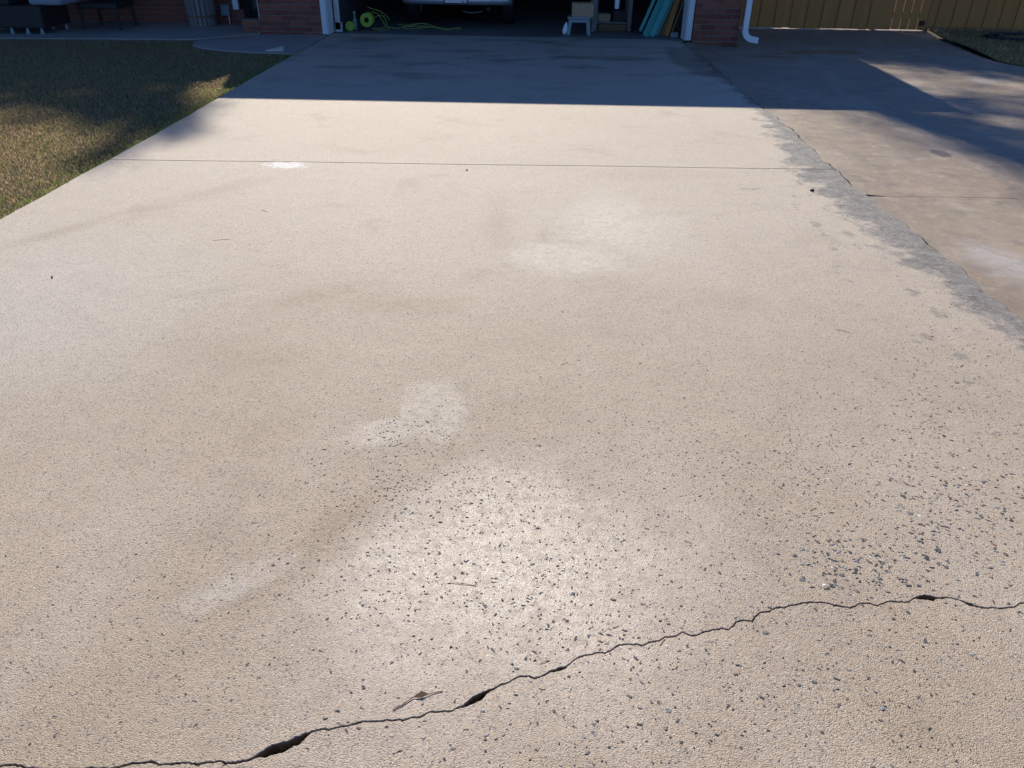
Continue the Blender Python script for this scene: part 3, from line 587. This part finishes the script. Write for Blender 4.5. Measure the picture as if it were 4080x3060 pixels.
# ------------------------------------------------------------------ car in the garage
car = empty('parked_car', (-1.10, 12.30, -.004)); tag(car, 'silver car parked nose-in inside the dark garage', 'car')
prof = [(.02, .40), (-.02, .52), (-.01, .72), (.06, .95), (.20, 1.42), (.55, 1.50), (1.9, 1.52), (2.6, 1.40), (3.3, 1.02), (4.3, .88), (4.55, .72), (4.6, .40), (4.4, .26), (.25, .30)]
ws = [.80, .86, .90, .89, .72, .64, .63, .66, .86, .82, .76, .74, .74, .78]
m = MB(); n = len(prof)
m.v = [(-w, y, z) for (y, z), w in zip(prof, ws)]+[(w, y, z) for (y, z), w in zip(prof, ws)]
m.f = [tuple(range(n)), tuple(range(2*n-1, n-1, -1))]+[(i, i+n, (i+1) % n+n, (i+1) % n) for i in range(n)]
m.build('body', M_CAR, car, .03)
bm_ = MB(); sec = [(-.79, .10, .9), (-.66, .0, 1), (-.35, -.055, 1), (0, -.07, 1), (.35, -.055, 1), (.66, .0, 1), (.79, .10, .9)]
pr = [(0, .335), (-.035, .345), (-.05, .375), (-.035, .47), (0, .50)]
for x, y, k in sec:
    for dy, z in pr: bm_.v.append((x, y+dy*k, z))
for i in range(len(sec)-1):
    for j in range(4): a = i*5+j; bm_.f.append((a, a+1, a+6, a+5))
bo = bm_.build('bumper', M_CAR, car, smooth=True)
lp = MB().box((-.165, -.142, .352), (.165, -.125, .50)).build('license_plate', M_BLACK, car, .006); MB().box((-.152, -.1465, .365), (.152, -.1425, .487)).build('plate_face', M_PLATE, lp)
MB().box((.085, -.149, .372), (.12, -.147, .386)).build('sticker', M_BLACK, lp)
MB().box((-.62, .075, 1.0), (.62, .10, 1.36)).build('rear_window', M_GLASS, car)
for s in (-1, 1):
    MB().box((s*.78-.09, -.01, .70), (s*.78+.09, .06, .90)).build('tail_light', M_RED, car, .01)
    for yy in (.85, 3.6):
        mt = Matrix.Translation((s*.72, yy, .315)) @ Matrix.Rotation(math.pi/2, 4, 'Y')
        w = MB().lathe([(.19, -.1), (.29, -.1), (.315, -.07), (.315, .07), (.29, .1), (.19, .1), (.19, -.1)], 28, mt).build('wheel', M_BLACK, car, smooth=True)
        MB().lathe([(.001, .03), (.18, .03), (.188, .09), (.188, -.09), (.001, -.06)], 24, mt).build('rim', M_STEEL, w)
MB().tube([(.45, .1, .27), (.45, .5, .27)], .028, 12).build('exhaust', M_BLACK, car)
MB().tube([(.08, .14, .235), (.14, .13, .22), (.22, .128, .216), (.30, .13, .222), (.36, .14, .238)], .006, 6).build('tow_loop', M_STEEL, car)

# ------------------------------------------------------------------ things in the garage
reel = empty('hose_reel', (-2.372, 12.03, -.004)); tag(reel, 'lime green ring-shaped hose reel on the garage floor', 'hose reel')
mr = Matrix.Translation((0, 0, .137)) @ Matrix.Rotation(math.pi/2, 4, 'X')
MB().lathe([(.036, -.012), (.09, -.012), (.093, 0), (.09, .012), (.036, .012), (.032, 0), (.036, -.012)], 40, mr).build('flange', M_LIME, reel, smooth=False)
MB().lathe([(.036, -.11), (.05, -.11), (.05, -.0125), (.036, -.0125), (.036, -.11)], 28, mr).build('drum', M_BLACK, reel)
MB().lathe([(.036, -.14), (.09, -.14), (.093, -.125), (.09, -.112), (.036, -.112), (.036, -.14)], 40, mr).build('flange', M_LIME, reel)
MB().tube([(-.07, .02, .0), (-.05, .06, .08), (.05, .06, .08), (.07, .02, .0)], .008, 8).build('stand', M_BLACK, reel)
sp = empty('cord_spool', (-2.596, 11.93, -.004)); tag(sp, 'small solid lime green spool beside the garage door track', 'spool')
ms = Matrix.Translation((0, 0, .066)) @ Matrix.Rotation(math.pi/2, 4, 'X') @ Matrix.Scale(1.05, 4)
MB().lathe([(.001, .012), (.058, .012), (.062, .006), (.062, -.006), (.058, -.012), (.001, -.012)], 36, ms).build('disc', M_LIME, sp)
MB().lathe([(.001, .02), (.006, .018), (.008, .0125)], 12, ms).build('bolt', M_WHITE, sp)
MB().box((-.05, .014, .0), (.05, .05, .02)).build('base', M_BLACK, sp)
bt = empty('spray_bottle', (-2.565, 12.14, -.004)); tag(bt, 'small pale green bottle behind the round spool', 'bottle')
MB().lathe([(.001, 0), (.03, 0), (.032, .02), (.032, .12), (.018, .15), (.012, .155), (.012, .20), (.017, .205), (.017, .235), (.001, .24)], 16).build('bottle_body', simple('pale_green_plastic', (.25, .42, .3), .4), bt, smooth=True)
def at(u, v, Y):
    d = FW+RT*((u-2040)/3064)-UP*((v-1530)/3064); return Vector((0, 0, CAM_H))+d*(Y/d.y)
def curve(pts, per=8):
    out = []; P = [Vector(p) for p in pts]; P = [P[0]*2-P[1]]+P+[P[-1]*2-P[-2]]
    for i in range(1, len(P)-2):
        for k in range(per):
            t = k/per; a, b, c, d = P[i-1:i+3]; out.append(.5*((2*b)+(c-a)*t+(2*a-5*b+4*c-d)*t*t+(3*b-a-3*c+d)*t**3))
    out.append(P[-2]); return out
def hz(x, y, k): return Vector((1380+x*500/2212, y*500/2212, 0))
strands = [[(370,120),(440,150),(540,180),(620,215),(700,275),(760,345)], [(440,210),(500,220),(570,265),(640,370),(690,450),(760,475),(880,500)], [(505,310),(570,270),(640,280),(690,340),(705,420),(690,475),(600,500),(450,500)], [(450,512),(540,525),(660,530),(740,505),(765,480)],
           [(760,475),(880,500),(990,480),(1120,460),(1300,415),(1400,415),(1500,450),(1560,470)], [(990,500),(1150,510),(1300,495),(1400,470),(1560,480),(1700,520),(1800,530),(1900,505),(1960,488),(2025,495)], [(1000,465),(1150,470),(1330,460),(1420,425)], [(1250,500),(1400,485),(1560,475),(1650,490),(1750,505),(1900,510),(2020,515)], [(900,420),(1000,440),(1150,430),(1280,410)]]
hose = MB()
for k, s in enumerate(strands):
    pts = []
    for i, (x, y) in enumerate(s):
        p = hz(x, y, k); yy = 11.93+.05*k; q = at(p.x, p.y, yy)
        if q.z < .006: q = ground(p.x, p.y, .006)
        pts.append(q-Vector((-1.9, 12.0, 0)))
    hose.tube(curve(pts), .0042, 6)
ho = hose.build('garden_hose', M_HOSE, None, smooth=True); ho.location = (-1.9, 12.0, 0); tag(ho, 'thin lime green hose lying in loose loops on the garage floor', 'hose')
# stool, box, bag
st = empty('step_stool', (.655, 12.02, -.004)); tag(st, 'grey plastic step stool holding up a cardboard box', 'stool')
MB().box((-.165, -.13, .205), (.165, .13, .235)).build('seat', M_GREYPL, st, .012)
for sx, sy in ((-1, -1), (1, -1), (1, 1), (-1, 1)):
    mm = Matrix.Translation((sx*.145, sy*.11, 0)) @ Matrix.Shear('XY', 4, (-.12*sx, 0)); MB().box((-.022, -.018, 0), (.022, .018, .204), mm).build('leg', M_GREYPL, st, .004)
for sy in (-1, 1): MB().box((-.13, sy*.122-.01, .165), (.13, sy*.122+.01, .204)).build('apron', M_GREYPL, st)
cb = empty('cardboard_box', (.70, 12.05, .231)); tag(cb, 'plain brown cardboard box sitting on the grey stool', 'box')
MB().box((-.15, -.12, 0), (.15, .12, .16)).build('carton', M_CARD, cb, .003); MB().box((-.149, -.121, .155), (.149, -.05, .168)).build('flap', M_CARD, cb); MB().box((-.149, .05, .155), (.149, .121, .168)).build('flap', M_CARD, cb)
bgm = bmesh.new(); bmesh.ops.create_icosphere(bgm, subdivisions=3, radius=1)
for v in bgm.verts:
    nn = mnoise.noise(v.co*2.3)*.22+mnoise.noise(v.co*6)*.1; t = (v.co.z+1)/2; w = .045*(1-.55*t)*(1+nn*1.2); v.co = Vector((v.co.x*w+.02*t, v.co.y*w, t*.165*(1+nn*.2)))
me = bpy.data.meshes.new('plastic_bag'); bgm.to_mesh(me); bgm.free(); me.materials.append(M_BAG); bagO = link('plastic_bag', me); bagO.location = (.455, 11.92, -.002); tag(bagO, 'crumpled white plastic bag slumped against the grey stool', 'bag')
sh_ = empty('storage_shelf', (1.17, 12.6, -.004)); tag(sh_, 'grey wooden shelf unit beside the stacked boards', 'shelf')
for xx in (-.25, .25):
    for yy in (-.12, .25): MB().box((xx-.03, yy-.02, 0), (xx+.03, yy+.02, 1.8)).build('post', M_GREYWOOD, sh_, .002)
for zz in (.12, .55, 1.0, 1.5): MB().box((-.219, -.14, zz-.02), (.219, .27, zz)).build('shelf_board', M_GREYWOOD, sh_, .002)
lo = empty('lumber_prop', (.88, 12.35, -.004)); tag(lo, 'narrow grey timber upright beside the cardboard box', 'timber')
MB().box((-.022, -.02, 0), (.022, .02, 1.6), Matrix.Shear('XY', 4, (.06, .12))).build('upright', M_GREYWOOD, lo); MB().box((-.07, .0, 0), (-.03, .035, 1.5), Matrix.Shear('XY', 4, (.06, .12))).build('batten', M_BROWNWOOD, lo)
tin = empty('paint_tin', (1.22, 12.62, .546)); tag(tin, 'round white pail standing on the shelf unit', 'pail')
MB().lathe([(.001, 0), (.09, 0), (.1, .22), (.104, .225), (.1, .23), (.001, .225)], 24).build('pail_body', M_WHITE, tin, smooth=False); MB().tube(curve([(-.1, 0, .2), (-.07, -.09, .12), (0, -.12, .1), (.07, -.09, .12), (.1, 0, .2)]), .003, 6).build('handle', M_STEEL, tin)
tub = empty('pale_tube', (1.215, 12.40, .30)); tag(tub, 'short pale plastic tube hanging in front of shelf', 'tube')
MB().lathe([(.012, 0), (.034, 0), (.036, .25), (.012, .25)], 18).build('tube_body', M_BAG, tub); MB().tube([(0, 0, .25), (0, .03, .30), (0, .11, .31)], .004, 6).build('hook', M_STEEL, tub)
for k, (xx, hgt, mt_, lb) in enumerate(((1.05, .10, M_CARD, 'low brown carton on the bottom shelf board'), (1.27, .13, M_DARK, 'dark box next to the carton on the shelf'))):
    e = empty('storage_box', (xx, 12.6, .117)); tag(e, lb, 'box'); MB().box((-.09, -.1, 0), (.09, .1, hgt)).build('carton', mt_, e, .004); MB().box((-.092, -.03, hgt-.002), (.092, .03, hgt+.002)).build('tape', M_GREYPL, e)
e = empty('wooden_crate', (1.17, 12.55, -.004)); tag(e, 'low dark wooden crate under the bottom shelf board', 'crate'); MB().box((-.2, -.1, 0), (.2, .15, .02)).build('floor', M_BROWNWOOD, e)
for z in (.022, .058): MB().box((-.2, -.12, z), (.2, -.101, z+.032)).build('slat', M_BROWNWOOD, e)
def plank(name, foot, lean_x, lean_y, w, th, L, mat, label, group, rz=0.0):
    o = MB().box((-w/2, -th/2, 0), (w/2, th/2, L)).build(name, mat, None, .003); z = Vector((lean_x, lean_y, 1)).normalized(); y = Vector((-math.sin(rz), math.cos(rz), 0)); x_ = y.cross(z).normalized(); y = z.cross(x_)
    mtx = Matrix((x_, y, z)).transposed().to_4x4(); mtx.translation = foot; o.matrix_world = mtx; tag(o, label, 'board', group); return o
tl = 'teal painted board leaning inside the right garage jamb'
plank('teal_board', (1.53, 11.99, .055), .40, .10, .045, .02, 1.9, M_TEAL, 'narrow teal board with its raised foot nearest the shelf unit', 'leaning teal boards')
plank('teal_board', (1.60, 11.925, -.003), .40, .10, .095, .022, 2.0, M_TEAL, 'widest teal board leaning beside the narrow raised one', 'leaning teal boards', .25)
plank('teal_board', (1.685, 11.90, -.003), .40, .10, .08, .022, 2.0, M_TEAL, 'medium teal board leaning against the widest teal board', 'leaning teal boards', -.15)
plank('teal_board', (1.755, 11.95, .005), .40, .10, .045, .022, 1.9, M_TEAL, 'narrow teal board leaning next to the brown boards', 'leaning teal boards')
bl_ = 'rough brown board leaning behind the teal boards'
plank('brown_board', (1.83, 12.02, -.003), .36, .10, .075, .025, 1.9, M_BROWNWOOD, 'dark brown board leaning right beside the teal boards', 'leaning brown boards')
plank('brown_board', (1.91, 12.02, -.003), .24, .09, .07, .03, 1.9, M_FENCE, 'tan board leaning between dark board and thin stick', 'leaning brown boards')
plank('brown_board', (1.965, 12.0, -.003), .32, .09, .014, .014, 1.5, M_FENCE, 'thin tan stick leaning close to the white jamb', 'leaning brown boards')
bk = MB().box((-.05, -.03, 0), (.05, .03, .055)).box((-.045, -.025, .0555), (.045, .025, .066)).build('wood_block', M_GREYPL, None, .003); bk.location = (2.0, 11.88, -.004); tag(bk, 'small grey green block by the right garage jamb', 'block')
# pieces seen outside by the left pier
def wedge():
    m = MB().add([(-.11, -.06, 0), (.11, -.05, 0), (.12, .06, 0), (-.1, .05, 0), (-.10, -.05, .012), (.10, -.045, .05), (.105, .045, .055), (-.09, .04, .014)], [(0,3,2,1),(4,5,6,7),(0,1,5,4),(1,2,6,5),(2,3,7,6),(3,0,4,7)])
    return m.build('splash_block', simple('pale_stone', (.46, .42, .37), .85, var=.15, bump=.003), None, .006)
w = wedge(); w.location = (-3.10, 9.93, .0); w.rotation_euler = (0, 0, .12); tag(w, 'pale wedge of stone at the edge of the apron', 'stone')
# porch: wicker seat with cushion, ribbed planter
be = empty('outdoor_sofa', (-6.77, 11.25, .012)); tag(be, 'low dark wicker outdoor sofa with pale feet on the porch', 'sofa')
MB().box((-.55, -.34, .07), (.36, .34, .34)).build('seat_base', M_DARK, be, .02); MB().box((-.55, .26, .3405), (.36, .38, .80)).build('backrest', M_DARK, be, .02)
for xx in (-.5, -.09, .12, .31):
    for yy in (-.33, .28): MB().tube([(xx, yy, 0), (xx, yy, .012), (xx, yy, .075)], [.022, .026, .012], 10).build('foot', M_GREYPL, be)
MB().box((-.52, -.33, .3405), (-.03, .25, .40)).build('seat_pad', M_DARK, be, .02)
cu = MB().box((-.21, -.30, 0), (.21, .24, .12)).build('cushion', M_CUSH, None, .035, True); cu.location = (-6.36, 11.26, .353); tag(cu, 'pale blue grey cushion lying on the dark wicker sofa', 'cushion')
ch = empty('wicker_chair', (-5.95, 11.75, .012)); tag(ch, 'dark porch chair standing against the brick wing wall', 'chair')
MB().box((-.28, -.28, .26), (.28, .28, .33)).build('seat', M_DARK, ch, .015); MB().box((-.28, .22, .3305), (.28, .28, .85)).build('backrest', M_DARK, ch, .015)
for sx in (-1, 1):
    for sy in (-1, 1): MB().tube([(sx*.25, sy*.25, 0), (sx*.24, sy*.24, .259)], .022, 8).build('leg', M_DARK, ch)
pt = empty('ribbed_planter', (-4.78, 12.14, .012)); tag(pt, 'round planter with weathered vertical staves by the brick wall', 'planter')
MB().lathe([(.001, 0), (.165, 0), (.20, .55), (.185, .55), (.16, .4), (.001, .4)], 24).build('tub', M_BROWNWOOD, pt)
for k in range(18):
    th = 2*math.pi*k/18; mm = Matrix.Rotation(th, 4, 'Z'); s = MB().add([mm @ Vector(v) for v in ((.167, -.024, .004), (.167, .024, .004), (.183, .020, .004), (.183, -.020, .004), (.203, -.03, .57), (.203, .03, .57), (.220, .026, .57), (.220, -.026, .57))], [(0,1,2,3),(4,7,6,5),(0,4,5,1),(1,5,6,2),(2,6,7,3),(3,7,4,0)]).build('stave', M_GREYWOOD, pt)
for zz in (.12, .45): MB().lathe([(.187+.036*zz/.55, zz), (.192+.036*zz/.55, zz), (.192+.036*zz/.55, zz+.03), (.189+.036*zz/.55, zz+.03)], 28).build('hoop', M_BROWNWOOD, pt)
# coil of black drain pipe and wire cage on the turf strip
cp = MB(); pts = []
for k in range(140):
    th = k/140*math.pi*2*3.6; pts.append((math.cos(th)*(.72+.05*math.sin(k*.7)), math.sin(th)*(.34+.03*math.cos(k*.4)), .022+.008*k/40+.01*math.sin(th*3)))
cp.tube(pts, .02, 8); co = cp.build('drain_pipe_coil', M_BLACK, None, smooth=True); co.location = (7.35, 12.35, -.02); tag(co, 'loose coil of black pipe on dark turf by the fence', 'pipe')
wc = empty('wire_cage', (7.42, 11.6, -.02)); tag(wc, 'round wire mesh cage standing on the turf strip', 'wire cage'); ww = MB()
for k in range(26):
    th = 2*math.pi*k/26; MB().tube([(.32*math.cos(th), .32*math.sin(th), 0), (.32*math.cos(th), .32*math.sin(th), 1.1)], .0016, 4).build('wire', M_STEEL, wc)
for z in np.arange(.05, 1.15, .1): MB().tube([(.322*math.cos(2*math.pi*k/30), .322*math.sin(2*math.pi*k/30), float(z)) for k in range(31)], .0016, 4).build('hoop', M_STEEL, wc)

# ------------------------------------------------------------------ exposed stones in the concrete
def m_stone(name, a, b):
    t = NT(name); oi = t.n('ShaderNodeObjectInfo').outputs['Random']; c = t.mix(oi, a, b); c = t.mix(t.ramp(t.noise(160, 3, .6), .4, .7, 0, .5), c, tuple(x*1.9 for x in b)); return t.out(c, .52, t.bump(t.noise(260, 3, .6), .002), .4)
STM = [m_stone('dark_stone', (.030, .032, .034), (.085, .088, .088)), m_stone('grey_stone', (.15, .148, .14), (.28, .275, .26)), m_stone('quartz_stone', (.5, .47, .43), (.68, .65, .61)), m_stone('brown_stone', (.14, .075, .05), (.23, .14, .1))]
STM[1].node_tree.nodes['Principled BSDF'].inputs['Roughness'].default_value = .5
def stone_hull(k):
    r = random.Random(100+k); bm = bmesh.new()
    for _ in range(11):
        v = Vector((r.gauss(0, 1), r.gauss(0, 1), r.gauss(0, 1))).normalized(); bm.verts.new((v.x*.5*r.uniform(.75, 1.05), v.y*.5*r.uniform(.45, .8), v.z*.26))
    bmesh.ops.convex_hull(bm, input=bm.verts); bmesh.ops.delete(bm, geom=[v for v in bm.verts if not v.link_faces], context='VERTS'); bmesh.ops.triangulate(bm, faces=bm.faces); me = bpy.data.meshes.new('stone'); bm.to_mesh(me); bm.free(); return me
hulls = [stone_hull(k) for k in range(10)]; hm = {}; htop = [max(v.co.z for v in h.vertices) for h in hulls]
DX = 4080/2212
clusters = [(2000,1180,150,70,230,9,21),(1850,1225,65,38,110,8,20),(2080,1100,110,60,110,8,18),(1700,1020,110,60,170,4,11),(2040,880,130,110,190,4,11),(940,1065,140,55,300,4,9.5),(870,945,70,32,120,4,9),(870,1225,170,85,230,4,9.5),(1200,1290,160,100,230,4,12),(2060,1000,110,90,120,6,14),(1330,1390,120,40,70,6,15),(1330,1060,260,110,220,3,8),(1500,900,300,90,170,3,7),(1750,1350,260,60,110,5,13),(1200,1570,350,60,110,5,13),(1900,1480,230,110,110,5,14),(350,1450,260,120,70,4,9),(300,1250,230,70,45,4,8),(1000,1350,300,110,80,4,9),(1106,1150,900,380,420,2.5,6),(1300,650,700,150,160,3,6),(1650,900,400,170,800,2,4.5),(1850,1080,260,190,900,2,5.5),(2080,820,90,130,220,4,10),(1150,1130,330,150,550,2,4.5),(1600,1500,420,110,380,2,5),(350,1300,300,220,170,2,4.5)]
stones = []; crackpoly = near_l+far_l[::-1]
for cx, cy, sx, sy, nn, s0, s1 in clusters:
    for _ in range(nn):
        p = ground(rng.gauss(cx, sx)*DX, rng.gauss(cy, sy)*DX)
        if not (-2.6 < p.x < 1.95 and .5 < p.y < 5.0): continue
        s = 1.5*(s0+(s1-s0)*rng.random()**1.7); q = rng.random(); mi = 0 if q < .62 else 1 if q < .90 else 2 if q < .94 else 3
        if mi == 2: s *= .75
        stones.append((s/1000/math.hypot(p.y, 1.4), p.x, p.y, s/1000, mi))
cn = np.array(near_l); cf = np.array(far_l)
ok = [s for s in stones if not (np.interp(s[1], cn[:, 0], cn[:, 1])-s[3]*.45 < s[2] < np.interp(s[1], cf[:, 0], cf[:, 1])+s[3]*.45)]
ok.sort(reverse=True); rest = [([], []) for _ in STM]
for i, (_, sx, sy, s, mi) in enumerate(ok):
    k = rng.randrange(10); ang = rng.gauss(0, .9); tilt = rng.uniform(-.12, .12); sc = Vector((s*rng.uniform(.9, 1.35), s*rng.uniform(.8, 1.1), s*.8)); dz = -s*.8*htop[k]+rng.uniform(.0008, .0022)
    if i < 300:
        if (k, mi) not in hm: m2 = hulls[k].copy(); m2.materials.append(STM[mi]); hm[k, mi] = m2
        o = link('stone', hm[k, mi], drive); o.location = (sx, sy, dz); o.rotation_euler = (tilt, tilt*.6, ang); o.scale = sc
    else:
        mt = Matrix.Translation((sx, sy, dz)) @ Matrix.Rotation(ang, 4, 'Z') @ Matrix.Rotation(tilt, 4, 'X') @ Matrix.Diagonal((*sc, 1)); V, Fc = rest[mi]; o0 = len(V)
        V += [tuple(mt @ v.co) for v in hulls[k].vertices]; Fc += [tuple(j+o0 for j in p.vertices) for p in hulls[k].polygons]
for mi, (V, Fc) in enumerate(rest):
    mb = MB(); mb.v, mb.f = V, Fc; tag(mb.build('stone', STM[mi], drive), kind='stuff')
# crumbs of soil and grit fallen into the crack
cr = MB(); hv = [[tuple(v.co) for v in h.vertices] for h in hulls]; hf = [[tuple(p.vertices) for p in h.polygons] for h in hulls]
for x, y in near_l[::2]:
    yf = float(np.interp(x, cf[:, 0], cf[:, 1])); gap = yf-y
    for _ in range(5 if gap > .010 else 1):
        s = rng.uniform(.004, .012 if gap < .01 else .018); k = rng.randrange(10); mt = Matrix.Translation((x+rng.uniform(-.01, .01), y+rng.uniform(.1, .9)*gap, -.083+rng.uniform(0, .03 if gap < .01 else .05))) @ Matrix.Rotation(rng.uniform(0, 6), 4, 'Z') @ Matrix.Scale(s, 4); cr.add([mt @ Vector(v) for v in hv[k]], hf[k])
tag(cr.build('grit', M_SOIL, drive), kind='stuff')

# ------------------------------------------------------------------ loose things on the drive
def loose(name, u, v, s, mat, label, cat, sq=(1, .8, .7)):
    p = ground(u, v); k = rng.randrange(10); me = hulls[k].copy(); me.materials.append(mat); o = link(name, me); zmin = min(vv.co.z for vv in me.vertices)
    o.scale = (s*sq[0], s*sq[1], s*sq[2]*2); o.location = (p.x, p.y, -zmin*s*sq[2]*2-.001); o.rotation_euler = (0, 0, rng.uniform(0, 6)); tag(o, label, cat); return o
loose('pebble', 3235, 762, .035, M_BLACK, 'dark pebble lying beside the grey cement edge', 'pebble')
loose('pebble', 207, 1108, .02, STM[0], 'small dark pebble alone on the pale concrete', 'pebble')
loose('pebble', 1860, 680, .02, STM[3], 'tiny brown pebble just below the control joint', 'pebble')
def straw(u, v, L, ang, label, n=1, bend=.2, r=.0009, mat=M_BROWNWOOD):
    p = ground(u, v); m = MB()
    for k in range(n):
        a = ang+k*.32; d = Vector((math.cos(a), math.sin(a), 0)); s = Vector((-d.y, d.x, 0))
        m.tube(curve([d*(-L/2)+Vector((0, 0, r)), s*(bend*L*.2)+Vector((0, 0, r+.0015)), d*(L/2)+Vector((0, 0, r))], 5), r, 5)
    o = m.build('pine_straw', mat, None); o.location = p; tag(o, label, 'pine straw', 'pine straw on the concrete'); return o
sl = 'thin brown piece of pine straw lying on the concrete'
for (u, v, L, a) in ((1055,842,.09,-.7),(882,957,.10,.25),(2980,755,.12,-.2),(3360,1320,.07,-.6),(2170,2640,.03,.4),(2640,2560,.03,.9),(1840,2330,.09,-.1),(3240,2030,.03,.5),(2740,2160,.025,-.5),(2250,1450,.04,.6)):
    straw(u, v, L*.8, a, sl, r=.0007)
lf = MB().add([(-.02, 0, .002), (0, -.006, .004), (.016, .001, .003), (.001, .007, .009), (-.008, .004, .006)], [(0, 1, 3, 4), (1, 2, 3)]).tube([(-.019, .0, .003), (-.04, -.012, .002), (-.062, -.02, .002)], .0011, 5).tube([(.012, 0, .003), (.03, .003, .002), (.045, .002, .001)], .0009, 5)
lo_ = lf.build('dry_leaf', simple('dry_leaf', (.16, .09, .05), .8), None); p = ground(1680, 2775); lo_.location = p; lo_.rotation_euler = (0, 0, .25); tag(lo_, 'curled dry brown leaf with stem near the crack', 'leaf')
